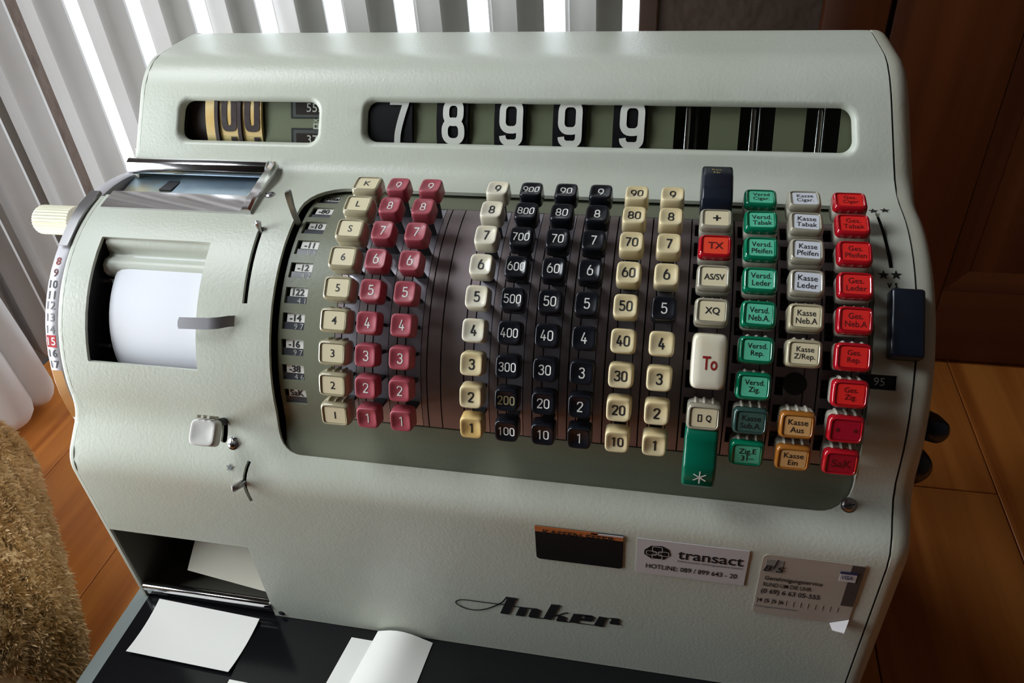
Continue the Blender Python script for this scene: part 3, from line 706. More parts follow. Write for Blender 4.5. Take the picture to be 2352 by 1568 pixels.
# keys with a slip of paper under a plastic lens
def skirt():
    v = loft([selli(0.0102, 0.0082, -0.0138, 6), selli(0.0108, 0.0088, -0.0130, 6), selli(0.0109, 0.0089, -0.0058, 6), selli(0.0104, 0.0084, -0.0050, 6)])
    for x in (-0.0055, 0.0, 0.0055):
        v = cat(v, tube([(x, 0.0086, -0.0135), (x, 0.0088, -0.0056), (x, 0.0080, -0.0042)], 0.0013, 6))
    return v
def lens():
    return loft([selli(0.0104, 0.0086, -0.0052, 6), selli(0.0110, 0.0090, -0.0046, 6), selli(0.0107, 0.0087, -0.0014, 6), selli(0.0099, 0.0079, 0.0, 6), selli(0.0090, 0.0071, 0.0002, 7), selli(0.0082, 0.0067, -0.0006, 12), selli(0.0040, 0.0033, -0.0006, 12)])
def skirtmesh(m): return lmesh('tab_key', skirt(), MT[m], 50)
skm = {'skirt': skirtmesh('skirt'), 'lclear': skirtmesh('lclear')}
lensm = {k: lmesh('key_lens', lens(), MT[k], 50) for k in ('lclear', 'lclear2', 'lamber', 'lgreen', 'lred', 'ldark')}
insm = {k: lmesh('paper_insert', loft([selli(0.0077, 0.0063, -0.00055, 14), selli(0.0077, 0.0063, -0.0003, 14)]), MT[k], False) for k in ('icream', 'iwhite', 'igreen', 'ired', 'iorange', 'iamber', 'idark', 'icrim')}
stem2 = lmesh('key_stem', cat(box(-0.0045, 0.0045, -0.0014, 0.0014, -0.034, -0.0132)), MT['black'], False)
def tab_key(ci, k, s_, lz, ins, ink, lab, h=None, bold=0.008, gap=0.95, sk='skirt', tilt=0.0):
    y, z = cp(TH[k], 0.1592)
    ko = inst('tab_key', skm[sk], CR, (CX[ci], y, z), math.radians(TH[k]-90), label=lab)
    sub('key_lens', lensm[lz], ko); sub('paper_insert', insm[ins], ko, (0.0003, 0, 0), (0, 0, tilt)); sub('key_stem', stem2, ko)
    if s_:
        if s_ == '\u25afQ':
            vq, fq = text('Q', h=0.0052, maxw=0.0034, bold=0.02); vq = vq+np.array([0.0027, -0.0004, 0])
            def fr_(x0, x1, y0, y1, t):
                return cat(*[([(p, q, 0), (r, q, 0), (r, s2, 0), (p, s2, 0)], [(0, 1, 2, 3)]) for p, r, q, s2 in ((x0, x0+t, y0, y1), (x1-t, x1, y0, y1), (x0+t, x1-t, y0, y0+t), (x0+t, x1-t, y1-t, y1))])
            v, f = cat((vq.tolist(), fq), fr_(-0.0042, -0.0014, -0.0028, 0.0022, 0.0007)); v = np.array(v)
        else: v, f = text(s_, h=h, maxw=0.0128, bold=bold, gap=gap)
        v = np.array(v); v[:, 2] = -0.00018
        sub('legend', lmesh('legend', (v, f), MT[ink], False), ko, (0.0003, 0, 0), (0, 0, tilt))
    return ko
for k in range(9):
    tab_key(0, k, KCOL[k], 'lclear', 'icream', 'ink', 'clear-capped cream key lettered %s' % KCOL[k], h=0.0056, bold=0.006, gap=1.0, sk='lclear')
for k in (1, 2, 3, 4, 7):
    red_ = k == 2
    tab_key(9, k, FCOL[k], 'lred' if red_ else 'lclear2', 'iorange' if red_ else 'icream', 'inkdr' if red_ else 'ink', '%s key marked %s' % ('red' if red_ else 'clear-capped cream', {1: 'with a plus', 7: 'with a box and Q'}.get(k, FCOL[k] or '')), h=0.0052 if k != 3 else 0.0042, bold=0.02, gap=1.0)
for k in range(9):
    hh = 0.0088
    tab_key(10, k, GCOL[k], 'ldark' if k == 7 else 'lgreen', 'idark' if k == 7 else 'igreen', 'ink' if k != 7 else 'ink', ('dark faded green' if k == 7 else 'green')+' key lettered '+GCOL[k].replace('\n', ' '), h=hh, tilt=[0.0, 0.03, 0.0, 0.0, -0.02, 0, 0, 0, 0.03][k])
    if CCOL[k]:
        amb = k > 6
        tab_key(11, k, CCOL[k], 'lamber' if amb else ('lclear2' if k < 4 else 'lclear'), 'iamber' if amb else ('iwhite' if k < 4 else 'icream'), 'ink', ('amber' if amb else 'clear-capped pale')+' key lettered '+CCOL[k].replace('\n', ' '), h=hh, tilt=[0.03, -0.04, -0.04, -0.04, 0, 0, 0, 0, 0][k])
    tab_key(12, k, SCOL[k], 'lred', 'icrim' if k > 6 else 'ired', 'inkdr', 'red key '+('with two dots' if k == 7 else 'lettered '+SCOL[k].replace('\n', ' ')), h=(0.0026 if k == 7 else 0.0055 if k == 8 else hh), bold=0.008)
# long function keys
kx = CX[9]
bk = put('black_bar_key', prism_x([(0.108, 0.030), (0.107, 0.049), (0.101, 0.0530), (0.088, 0.0530), (0.0760, 0.0490), (0.0680, 0.0440), (0.0660, 0.036), (0.070, 0.028), (0.100, 0.029)], kx-0.0110, kx+0.0100, 0.0022, 3), MT['navy'], CR, 50, label='tall black key with worn lettering')
v, f = text('Ktn.\nNr', h=0.0075, bold=0.012)
inst('legend', lmesh('legend', (v, f), MT['gold'], False), bk, (kx-0.001, 0.0925, 0.0533), 0.0)
def local_key(name, vf, m, th, r, lab):
    y, z = cp(th, r); return inst(name, lmesh(name, vf, MT[m], 50), CR, (kx+0.0004, y, z), math.radians(th-90), label=lab)
tk = local_key('total_key', loft([selli(0.0108, 0.0176, -0.016, 7), selli(0.0112, 0.0180, -0.012, 7), selli(0.0106, 0.0174, -0.002, 7), selli(0.0100, 0.0168, -0.0006, 7), selli(0.0092, 0.0160, 0.0, 7), selli(0.005, 0.011, 0.0003, 6)]), 'creamw', 144.7, 0.1625, 'long ivory key with red To')
v, f = text('To', h=0.0088, w=0.0092, bold=0.02); v[:, 2] = 0.0005
sub('legend', lmesh('legend', (v, f), MT['inkr'], False), tk, (0.0004, -0.0008, 0))
gk = put('green_bar_key', prism_x([(-0.030, -0.061), (-0.0420, -0.0640), (-0.0465, -0.0672), (-0.0490, -0.0720), (-0.0525, -0.0765), (-0.0575, -0.0830), (-0.0600, -0.0910), (-0.0590, -0.0985), (-0.0550, -0.1035), (-0.044, -0.1035), (-0.030, -0.085)], kx-0.0108, kx+0.0102, 0.0024, 3), MT['green'], CR, 50, label='long green key with white asterisk')
arms = []
for a in (90, 30, 150):
    c, s = math.cos(math.radians(a)), math.sin(math.radians(a)); L_, t_ = 0.0046, 0.0004
    arms.append(([(-c*L_+s*t_, -s*L_-c*t_, 0), (c*L_+s*t_, s*L_-c*t_, 0), (c*L_-s*t_, s*L_+c*t_, 0), (-c*L_-s*t_, -s*L_+c*t_, 0)], [(0, 1, 2, 3)]))
inst('asterisk', lmesh('asterisk', cat(*arms), MT['inkw'], False), gk, (kx+0.0002, -0.0598, -0.0895), math.radians(76))
# black sliding handle over the right seam, counter beside it
yh, zh = cp(131.6, 0.1385)
hd = inst('sliding_handle', lmesh('sliding_handle', box(-0.0102, 0.0102, -0.0226, 0.0226, -0.006, 0.0062, 0.0024, 3), MT['navy'], 50), CR, (0.3502, yh, zh), math.radians(131.6-90), label='black rectangular handle block')
yc, zc = cp(147.3, 0.1312)
cn = put('side_counter', arcslab(0.3265, 0.3480, 145.5, 149.2, 0.1308, 0.002, 4), MT['black'], CR, 30, label='small black counter showing digits')
v, f = text('95', h=0.0052); inst('counter_digits', lmesh('counter_digits', (v, f), MT['inkpale'], False), cn, (0.3385, *cp(147.3, 0.1311)), math.radians(147.3-90))
# stars and slots lettering on the shell
def onshell(x, a, pts, m, name, r=RB+0.0002):
    y, z = cp(a, r); v = [(p[0], p[1], 0) for p in pts]
    return inst(name, lmesh(name, (v, [tuple(range(len(v)))]), MT[m], False), CR, (x, y, z), math.radians(a-90))
for x, a in ((0.3385, 117.0), (0.3462, 116.8)): onshell(x, a, list(reversed(star(0.0038))), 'ink', 'star_mark')
for x, a in ((0.3385, 90.2), (0.3462, 89.6)): onshell(x, a, list(reversed(star(0.0036))), 'ink', 'star_mark')
onshell(0.3430, 120.2, [(-0.0026, 0.0018), (-0.002, 0.002), (-0.0012, 0.0002), (-0.0004, 0.002), (0.0002, 0.0018), (-0.0010, -0.0018), (-0.0016, -0.002)], 'ink', 'half_mark')
onshell(0.3458, 120.2, [(-0.001, 0.0018), (0.0006, 0.0022), (0.0006, -0.001), (0.0018, -0.0014), (0.0018, -0.002), (-0.0014, -0.0018), (-0.0014, -0.0012), (-0.0002, -0.001)], 'ink', 'half_mark')
def onfront(name, x, z, vf, m, par, eps=0.0003, lab=None):
    return inst(name, lmesh(name, vf, MT[m], False), par, (x, -0.0585-eps, z), math.radians(90), label=lab)
sy, sz = -0.0512, -0.1389
inst('star_mark', lmesh('star_mark', ([(p[0], p[1], 0) for p in reversed(star(0.0034))], [tuple(range(10))]), MT['inkg'], False), CR, (-0.1222, sy-0.0012, sz), math.radians(48))
# screws
def screw(name, x, y, z, th, r, m='steel'):
    h = r*0.45
    v = loft([[(rr*math.cos(t), rr*math.sin(t), zz) for t in np.linspace(0, 2*math.pi, 20, endpoint=False)] for rr, zz in ((r*1.25, 0.0), (r*1.2, h*0.25), (r, h*0.3), (r*0.85, h*0.75), (r*0.5, h), (0.0002, h*1.05))])
    o = inst(name, lmesh(name, v, MT[m], 50), CR, (x, y, z), math.radians(th))
    sub('screw_slot', lmesh('screw_slot', box(-r*0.9, r*0.9, -r*0.1, r*0.1, h*0.72, h*1.08), MT['black'], False), o, (0, 0, 0), (0, 0, 0.25))
screw('screw', 0.3302, -0.0370, -0.1248, 46, 0.0042)
screw('screw', -0.1222, -0.0388, -0.1264, 46, 0.0042, 'chrome')
screw('screw', -0.1222, -0.0583, -0.3216, 90, 0.0026, 'black')
screw('screw', -0.1178, 0.0980, 0.0192, 4, 0.0036, 'steel')

# ------------------------------------------------------------------ display windows
def fpt(x, z, off): return (x, 0.137+0.5*(z-0.02)+off, z)
nf = np.array([0, -2.0, 1.0])/math.sqrt(5)
def near(x, z): return x+0.0095*(0.203-x), z+0.0022
def fquad(x0, x1, z0, z1, off, th=0.0015):
    if 0.0125 < off < 0.017: x0, z0 = near(x0, z0); x1, z1 = near(x1, z1); off -= 0.0052
    return plate([fpt(x0, z0, off), fpt(x1, z0, off), fpt(x1, z1, off), fpt(x0, z1, off)], nf, th)
put('display_glass', fquad(-0.0555, 0.3295, 0.034, 0.080, 0.0078, 0.0006), MT['cover'], CR, False)
put('display_glass', fquad(-0.2240, -0.0880, 0.034, 0.080, 0.0078, 0.0006), MT['cover'], CR, False)
put('display_backing', fquad(-0.245, 0.342, 0.020, 0.088, 0.050), MT['black'], CR, False)
for a, b in ((-0.0139, 0.0066), (0.0335, 0.0549), (0.0810, 0.1025), (0.1288, 0.1500), (0.1763, 0.1972), (0.2237, 0.2455), (0.2712, 0.2933), (0.3179, 0.333)):
    put('divider_strip', fquad(a, b, 0.030, 0.084, 0.015), MT['olive2'], CR, False, label='olive strip between the wheels')
ZD = 0.0585
def drum(x, t, off):
    """point on a numeral wheel behind the window: t is arc height"""
    rr = 0.062; a_ = t/rr; yy = 0.1545+off-0.0105+rr-rr*math.cos(a_); zz = ZD+rr*math.sin(a_)*0.95
    return (x+0.0095*(0.203-x), yy+0.5*(zz-0.0565), zz)
def wheel(x0, x1, off, m):
    rings = []
    for t in np.linspace(-0.042, 0.042, 13):
        A, B = drum(x0, t, off), drum(x1, t, off); rings.append([A, B, (B[0], B[1]+0.004, B[2]), (A[0], A[1]+0.004, A[2])])
    return loft(rings)
for (a, b, d, cx_, mm) in ((-0.0505, -0.0141, '7', -0.0255, 'inkg'), (0.0068, 0.0333, '8', 0.0212, 'digit'), (0.0551, 0.0808, '9', 0.0692, 'digit'), (0.1027, 0.1286, '9', 0.1166, 'digit'), (0.1502, 0.1761, '9', 0.1650, 'digit')):
    w_ = put('digit_wheel', wheel(a, b, 0.0165, 'drumb'), MT['drumblk'], CR, 50)
    v, f = digits('D9' if d == '9' else d, 0.0340, 0.165, wx=0.93)
    P_ = [drum(cx_+p[0], p[1]-0.0008, 0.0150) for p in v]
    put('numeral', (P_, f), MT['digit'] if d != '7' else MT['inkpale'], w_, False)
for a, b in ((0.1974, 0.2235), (0.2457, 0.2710), (0.2935, 0.3177)):
    m_ = a+0.0095
    rb = put('display_rod', tube([fpt(m_, 0.025, 0.017), fpt(m_, 0.088, 0.017)], 0.0028, 10), MT['chrome'], CR, 60, label='bright steel rod')
    put('display_rod', tube([fpt(m_+0.007, 0.025, 0.040), fpt(m_+0.007, 0.088, 0.040)], 0.0014, 8), MT['steel'], CR, 60)
# small display: old yellowed wheels, olive plate, two counters
put('yellow_wheel', wheel(-0.2020, -0.1925, 0.017, ''), MT['drumy'], CR, 50, label='worn yellowed wheel edge')
put('brown_wheel', wheel(-0.2195, -0.2025, 0.024, ''), MT['drumb'], CR, 50)
for a, b, cx_ in ((-0.1888, -0.1710, -0.1795), (-0.1672, -0.1495, -0.1578)):
    w_ = put('digit_wheel', wheel(a, b, 0.017, ''), MT['drumy'], CR, 50, label='yellowed wheel with brown zero')
    put('wheel_rim', wheel(a-0.0038, a-0.0004, 0.015, ''), MT['drumb'], w_, 50)
    P_ = []
    outl = [(0.0068*math.copysign(abs(math.cos(t))**0.55, math.cos(t)), 0.0150*math.copysign(abs(math.sin(t))**0.45, math.sin(t))) for t in np.linspace(0, 2*math.pi, 28, endpoint=False)]
    inl = [(0.0019*math.copysign(abs(math.cos(t))**0.5, math.cos(t)), 0.0098*math.copysign(abs(math.sin(t))**0.4, math.sin(t))) for t in np.linspace(0, 2*math.pi, 28, endpoint=False)]
    for p in outl+inl:
        P_.append(drum(cx_+p[0]*1.05, p[1]+0.0030, 0.0165))
    put('numeral', (P_, [(k, (k+1) % 28, 28+(k+1) % 28, 28+k) for k in range(28)]), MT['drumb'], w_, False)
    v = []
    for x, t in ((0.0005, -0.0165), (0.0060, -0.0165), (0.0060, -0.0215), (0.0005, -0.0215)):
        v.append(drum(cx_+x, t, 0.0164))
    put('numeral', (v, [(0, 1, 2, 3)]), MT['drumb'], w_, False)
ol = put('counter_plate', fquad(-0.1480, -0.0880, 0.030, 0.084, 0.0155), MT['olive2'], CR, False, label='olive plate with two counters')
for z0_, z1_, s_ in ((0.0545, 0.0715, '553'), (0.0320, 0.0475, '378')):
    put('counter_recess', fquad(-0.1235, -0.0885, z0_, z1_, 0.0150, 0.0005), MT['black'], ol, False)
    put('counter_frame', fquad(-0.1212, -0.0885, z0_+0.0012, z1_-0.0012, 0.0144, 0.0005), MT['steel'], ol, False)
    put('counter_face', fquad(-0.1185, -0.0885, z0_+0.0034, z1_-0.0034, 0.0138, 0.0004), MT['drumb'], ol, False)
    zc_ = (z0_+z1_)/2; v, f = text(s_, h=0.0072, w=0.0145)
    inst('counter_digits', lmesh('counter_digits', (v, f), MT['inkpale'], False), ol, fpt(-0.0982, zc_+0.0022, 0.0082), math.radians(63.43))
v, f = text('X', h=0.0044, w=0.0036, bold=0.012); v = np.stack([-v[:, 1], v[:, 0], v[:, 2]], 1)
inst('counter_lettering', lmesh('counter_lettering', (v, f), MT['inkpale'], False), ol, fpt(-0.0977, 0.0555, 0.0097), math.radians(63.43))
rq = cat(*[([(p, q, 0), (r, q, 0), (r, s2, 0), (p, s2, 0)], [(0, 1, 2, 3)]) for p, r, q, s2 in ((-0.0026, -0.0014, -0.0024, 0.0024), (0.0014, 0.0026, -0.0024, 0.0024), (-0.0014, 0.0014, -0.0024, -0.0011), (-0.0014, 0.0014, 0.0011, 0.0024))])
inst('counter_lettering', lmesh('counter_lettering', rq, MT['inkpale'], False), ol, fpt(-0.0977, 0.0512, 0.0097), math.radians(63.43))

# ------------------------------------------------------------------ slip slot at upper left: chrome lip, plate, rail, zinc deck
put('chrome_lip', prism_x([(0.1425, 0.0285), (0.1375, 0.0292), (0.1335, 0.0272), (0.1310, 0.0232), (0.1305, 0.0190), (0.1320, 0.0168), (0.1400, 0.0180)], -0.2690, -0.1370, 0.0005, 2), MT['chrome'], CR, 50)
cpv = loft([[(x0_, *cp(a, RB+0.0013)), (x1_, *cp(a, RB+0.0013)), (x1_, *cp(a, RB+0.0001)), (x0_, *cp(a, RB+0.0001))] for a in np.linspace(105.2, 96.2, 10) for x0_, x1_ in [(-0.2570+0.0*(105-a), -0.1262)]])
put('chrome_plate', cpv, MT['chrome'], CR, 40)
rail_ = [(-0.1268, 0.0722, 0.0162), (-0.1270, 0.083, 0.0200), (-0.1282, 0.105, 0.0232), (-0.1290, 0.124, 0.0255), (-0.1296, 0.1355, 0.0270)]
sec = lambda p: [(p[0]-0.0042, p[1], p[2]-0.007), (p[0]-0.0042, p[1], p[2]+0.0018), (p[0]-0.0024, p[1], p[2]+0.0036), (p[0]+0.0024, p[1], p[2]+0.0036), (p[0]+0.0042, p[1], p[2]+0.0018), (p[0]+0.0042, p[1], p[2]-0.007)]
put('chrome_rail', loft([sec(p) for p in rail_]), MT['chrome'], CR, 40)
zd = put('slip_deck', loft([[(-0.2590, 0.0900, 0.0100), (-0.1385, 0.0900, 0.0100), (-0.1385, 0.1500, 0.0125), (-0.2710, 0.1500, 0.0125), (-0.2600, 0.1330, 0.012)][:4], [(-0.2590, 0.0900, 0.0085), (-0.1385, 0.0900, 0.0085), (-0.1385, 0.1500, 0.0110), (-0.2710, 0.1500, 0.0110)]]), MT['zinc'], CR, False, label='zinc-plated deck with yellow tarnish')
put('slip_deck', box(-0.2690, -0.1385, 0.1500, 0.1515, 0.0080, 0.0330), MT['zinc'], CR, False)
put('deck_hole', box(-0.2300, -0.2185, 0.1130, 0.1300, 0.0112, 0.0124), MT['black'], zd, False)
put('deck_hole', box(-0.2000, -0.1900, 0.1110, 0.1210, 0.0112, 0.0120), MT['navy'], zd, False)
put('deck_plate', loft([[(-0.2150, 0.100, 0.0122), (-0.1400, 0.100, 0.0122), (-0.1400, 0.146, 0.0140), (-0.2260, 0.146, 0.0140), (-0.2160, 0.124, 0.0131)], [(-0.2150, 0.100, 0.0108), (-0.1400, 0.100, 0.0108), (-0.1400, 0.146, 0.0126), (-0.2260, 0.146, 0.0126), (-0.2160, 0.124, 0.0117)]]), mat('blue_zinc', (0.34, 0.44, 0.50), 0.32, metal=0.7, var=(25, (0.20, 0.28, 0.38), 0.3, 0.6)), zd, False)

# ------------------------------------------------------------------ date dial and ribbed knob on the left side
dl = put('date_dial', loft([[(x, *cp(a, r)) for a in np.linspace(60, 420, 72, endpoint=False)] for x, r in ((-0.2674, 0.129), (-0.2678, 0.1330), (-0.2688, 0.1336), (-0.2785, 0.1336), (-0.2803, 0.1322), (-0.2808, 0.05))]), MT['dial'], CR, 40, label='silvered date wheel with numbers')
for s_, a, mm in (('9', 131.5, 'inkdr'), ('10', 135.5, 'ink'), ('11', 139.2, 'ink'), ('12', 142.7, 'inkg'), ('13', 146.8, 'inkg'), ('14', 150.9, 'inkg'), ('15', 155.0, 'inkw'), ('16', 159.2, 'ink'), ('17', 163.3, 'ink'), ('8', 127.3, 'inkr')):
    v, f = text(s_, h=0.0065, maxw=0.0070, bold=0.012)
    if s_ == '15': put('red_date_mark', loft([[(-0.2785, *cp(b, 0.13368)), (-0.2700, *cp(b, 0.13368)), (-0.2700, *cp(b, 0.1330)), (-0.2785, *cp(b, 0.1330))] for b in (152.9, 154, 156, 157.1)]), MT['dialred'], dl, 40)
    inst('date_numeral', lmesh('date_numeral', (v, f), MT[mm], False), dl, (-0.2742, *cp(a, 0.13378)), 0, eul=(math.radians(a-90), 0, 0))
put('dial_sector', loft([[(-0.2785, *cp(b, 0.13368)), (-0.2690, *cp(b, 0.13368)), (-0.2690, *cp(b, 0.1330)), (-0.2785, *cp(b, 0.1330))] for b in np.linspace(165.5, 186, 10)]), MT['copper'], dl, 40, label='copper-coloured sector of the dial')
put('dial_guard', loft([[(x0_, *cp(a, 0.1372)), (-0.2680, *cp(a, 0.1372)), (-0.2680, *cp(a, 0.1345)), (x0_, *cp(a, 0.1345))] for a, x0_ in ((122, -0.2760), (112, -0.2770), (104, -0.2775), (97, -0.2775))]), MT['steel'], CR, 30)
kn = []
for x, r in ((-0.2960, 0.010), (-0.2962, 0.0128), (-0.3290, 0.0128), (-0.3320, 0.0105)):
    kn.append([(x, 0.0835+(r+(0.0006 if q % 2 else -0.0003))*math.cos(t), -0.0050+(r+(0.0006 if q % 2 else -0.0003))*math.sin(t)*0.92) for q, t in enumerate(np.linspace(0, 2*math.pi, 56, endpoint=False))])
kb_ = put('feed_knob', loft(kn), mat('ribbed_cream', (0.72, 0.68, 0.52), 0.4), CR, 25, label='ribbed cream paper-feed knob')
put('knob_shaft', tube([(-0.2990, 0.0835, -0.005), (-0.2800, 0.0835, -0.005)], 0.0075, 14), MT['olive2'], kb_, 50)

# ------------------------------------------------------------------ levers, cutter and white button
yl, zl = cp(113, RB)
lv = put('slide_lever', tube([(-0.1088, *cp(112.4, 0.128)), (-0.1090, *cp(111.8, 0.1375)), (-0.1098, *cp(111.0, 0.1405)), (-0.1108, *cp(110.6, 0.1408))], [0.0016, 0.0018, 0.0030, 0.0022], 10), MT['steel'], CR, 50)
put('indicator_lever', loft([[(x-0.0016, *cp(a, r)), (x+0.0012, *cp(a-0.8, r)), (x+0.0012, *cp(a-0.8-w_, r)), (x-0.0016, *cp(a-w_, r))] for x, a, r, w_ in ((-0.0828, 107.6, 0.127, 0.9), (-0.0832, 107.2, 0.139, 1.0), (-0.0838, 106.6, 0.145, 0.9), (-0.0842, 106.0, 0.151, 1.3), (-0.0846, 105.4, 0.156, 1.5), (-0.0846, 105.0, 0.1585, 0.8))]), MT['steel'], CR, 40)
yA, zA = cp(144.0, RB)
ctl = []
for x, r, a in ((-0.1130, 0.1345, 143.6), (-0.1170, 0.1385, 143.9), (-0.1225, 0.1435, 144.6), (-0.1300, 0.1445, 145.0), (-0.1540, 0.1445, 145.4), (-0.1550, 0.1445, 145.4)):
    hw = 1.5 if x > -0.155 else 0.6
    ctl.append([(x, *cp(a+hw, r)), (x, *cp(a-hw*1.3, r)), (x, *cp(a-hw*1.3, r-0.0007)), (x, *cp(a+hw, r-0.0007))])
put('paper_cutter', loft(ctl), mat('dull_aluminium', (0.34, 0.33, 0.35), 0.45, metal=0.6), CR, 40, label='bent metal tear-off tab')
bt = inst('white_button', lmesh('white_button', number_cap(), mat('white_plastic', (0.62, 0.60, 0.56), 0.35), 60), CR, (-0.1290, -0.0585, -0.0972), math.radians(46), label='plain off-white square button')
bt.scale = (1.32, 1.22, 0.75)
put('button_arm', cat(tube([(-0.1310, -0.024, -0.117), (-0.1300, -0.038, -0.106), (-0.1285, -0.051, -0.0990)], [0.0028, 0.0034, 0.0038], 8)), MT['black'], CR, 50)
rb3 = cat(*[tube([(-0.1262+dx, -0.0430, -0.0960), (-0.1262+dx, -0.0520, -0.0872)], 0.0013, 6) for dx in (-0.008, -0.003, 0.002)])
put('button_ribs', rb3, MT['skirt'], CR, 50)
put('mode_lever', tube([(-0.1112, -0.052, -0.1510), (-0.1120, -0.0600, -0.1488), (-0.1138, -0.0662, -0.1465), (-0.1148, -0.0672, -0.1460)], [0.0026, 0.0028, 0.0030, 0.0022], 10), MT['steel'], CR, 50)

# ------------------------------------------------------------------ printer window contents
ins_ = []
put('printer_well', cat(arcslab(-0.2440, -0.1400, 100, 186, 0.018, 0.003, 12), prism_x([cp(a, 0.1322) for a in np.linspace(112, 166, 14)]+[cp(a, 0.017) for a in (186, 140, 100)], -0.2455, -0.2440), arcslab(-0.2440, -0.14, 163, 165, 0.131, 0.07, 2)), MT['black'], CR, False)
put('roll_guard', loft([[(-0.2400, y, z), (-0.1425, y, z), (-0.1425, y+0.003, z-0.003), (-0.2400, y+0.003, z-0.003)] for y, z in [cp(117.2, 0.1330), cp(119.0, 0.1318), cp(120.2, 0.1275), cp(121.0, 0.1235), cp(122.2, 0.1232), cp(124.2, 0.1262), cp(126.5, 0.1268), cp(128.6, 0.1235), cp(129.4, 0.1180), cp(129.0, 0.1120)]]), MT['paint'], CR, 60, label='rolled painted lip above the paper')
for a in (131.5, 157.0): put('roll_pin', tube([(-0.2340, *cp(a, 0.1180)), (-0.2440, *cp(a, 0.1180))], 0.0018, 10), MT['chrome'], CR, 60)
rr0 = 0.0780; ry, rz = cp(140.5, 0.1275-rr0)
prv = []
for x, r in ((-0.2322, 0.064), (-0.2320, 0.0695), (-0.2306, 0.0735), (-0.2280, 0.0760), (-0.2235, 0.0774), (-0.2170, rr0), (-0.1405, rr0), (-0.1400, 0.076)):
    prv.append([(x, ry+r*math.cos(t), rz+r*math.sin(t)) for t in np.linspace(0, 2*math.pi, 64, endpoint=False)])
put('paper_roll', loft(prv), MT['roll'], None, 50, label='white paper roll inside the printer window of the cash register', cat='paper roll')

# ------------------------------------------------------------------ receipt outlet at lower left
put('outlet_well', cat(box(-0.2625, -0.1285, 0.010, 0.0115, -0.3260, -0.215), box(-0.2618, -0.2603, -0.0565, 0.010, -0.3260, -0.225), box(-0.1300, -0.1285, -0.0560, 0.010, -0.3260, -0.225), box(-0.2603, -0.1300, -0.0555, 0.010, -0.3262, -0.3245), box(-0.2603, -0.13, -0.0555, 0.01, -0.2270, -0.2255)), mat('outlet_grey', (0.13, 0.125, 0.10), 0.3), CR, False, label='dark lined receipt outlet')
put('outlet_divider', plate([(-0.2230, -0.004, -0.320), (-0.2215, -0.004, -0.320), (-0.2040, -0.004, -0.228), (-0.2055, -0.004, -0.228)], (0, -1, 0), 0.004), MT['olive2'], CR, False)
put('chrome_bar', cat(box(-0.2610, -0.1298, -0.0602, -0.0530, -0.3160, -0.3080, 0.0022, 3), box(-0.2610, -0.1298, -0.0575, -0.0530, -0.3240, -0.3165, 0.001, 1)), MT['chrome'], CR, 40)
put('paper_slip', plate([(-0.2190, -0.0430, -0.2990), (-0.1345, -0.0500, -0.3050), (-0.1345, -0.0120, -0.2560), (-0.2080, -0.0120, -0.2560)], (0, -0.8, 0.6), 0.0006), MT['card'], None, False, label='cream paper slip lying inside the receipt outlet of the register', cat='paper slip', group='loose paper slips')

# ------------------------------------------------------------------ maker's script and the three stickers on the front
sc_ = dict(
swash=[(0.0921, -0.2494), (0.0896, -0.2542), (0.0868, -0.2581), (0.082, -0.2626), (0.0752, -0.268), (0.0672, -0.2719), (0.0587, -0.2728), (0.0518, -0.2702), (0.0485, -0.2666), (0.0496, -0.2632), (0.0534, -0.261), (0.0592, -0.2602), (0.0695, -0.2602), (0.081, -0.2599), (0.0873, -0.2596), (0.0911, -0.2594)],
hair1=[(0.0967, -0.2603), (0.1036, -0.2598), (0.1124, -0.2596)], hair2=[(0.1103, -0.2717), (0.1219, -0.2711)], karm=[(0.1304, -0.266), (0.1351, -0.2627), (0.1389, -0.2597), (0.142, -0.2587)],
hair3=[(0.1324, -0.2717), (0.1436, -0.2709)], hair4=[(0.1485, -0.2708), (0.1632, -0.2704)], rh=[(0.1722, -0.2585), (0.1763, -0.2583)])
polys = [[(0.0916, -0.2489), (0.1007, -0.2487), (0.0925, -0.2723), (0.0854, -0.2722), (0.0922, -0.2516)], [(0.1024, -0.26), (0.1089, -0.2602), (0.1052, -0.2721), (0.0982, -0.2721)],
[(0.1086, -0.2601), (0.1155, -0.259), (0.1189, -0.2603), (0.1191, -0.2623), (0.1166, -0.2712), (0.1109, -0.2722), (0.109, -0.2709), (0.112, -0.2608)], [(0.1284, -0.2505), (0.1355, -0.2501), (0.128, -0.2716), (0.1213, -0.2711)],
[(0.1333, -0.2636), (0.1397, -0.2652), (0.14, -0.2672), (0.1387, -0.2706), (0.1331, -0.272), (0.1319, -0.2704), (0.1332, -0.2673)], [(0.1462, -0.259), (0.1535, -0.2587), (0.1491, -0.271), (0.1424, -0.2708)],
[(0.1493, -0.2586), (0.1604, -0.2582), (0.1607, -0.2594), (0.1532, -0.2597)], [(0.1553, -0.2586), (0.1604, -0.2582), (0.1626, -0.26), (0.1606, -0.2661), (0.1513, -0.2666), (0.1521, -0.2641), (0.1544, -0.2641)],
[(0.1665, -0.258), (0.1725, -0.2583), (0.1693, -0.2714), (0.1623, -0.2707)], [(0.1757, -0.2577), (0.1817, -0.2573), (0.1828, -0.2591), (0.1815, -0.2635), (0.1831, -0.2639), (0.1828, -0.2654), (0.1765, -0.2657), (0.1746, -0.2646), (0.1764, -0.2596)]]
lv_, lf_ = [], []
depth = 0.0006
for k, p in enumerate(polys):
    b = len(lv_); lv_ += [(x, -0.0585-depth, z) for x, z in p]+[(x, -0.0584, z) for x, z in p]; n = len(p)
    lf_.append(tuple(b+i for i in range(n))); lf_ += [(b+i, b+n+i, b+n+(i+1) % n, b+(i+1) % n) for i in range(n)]
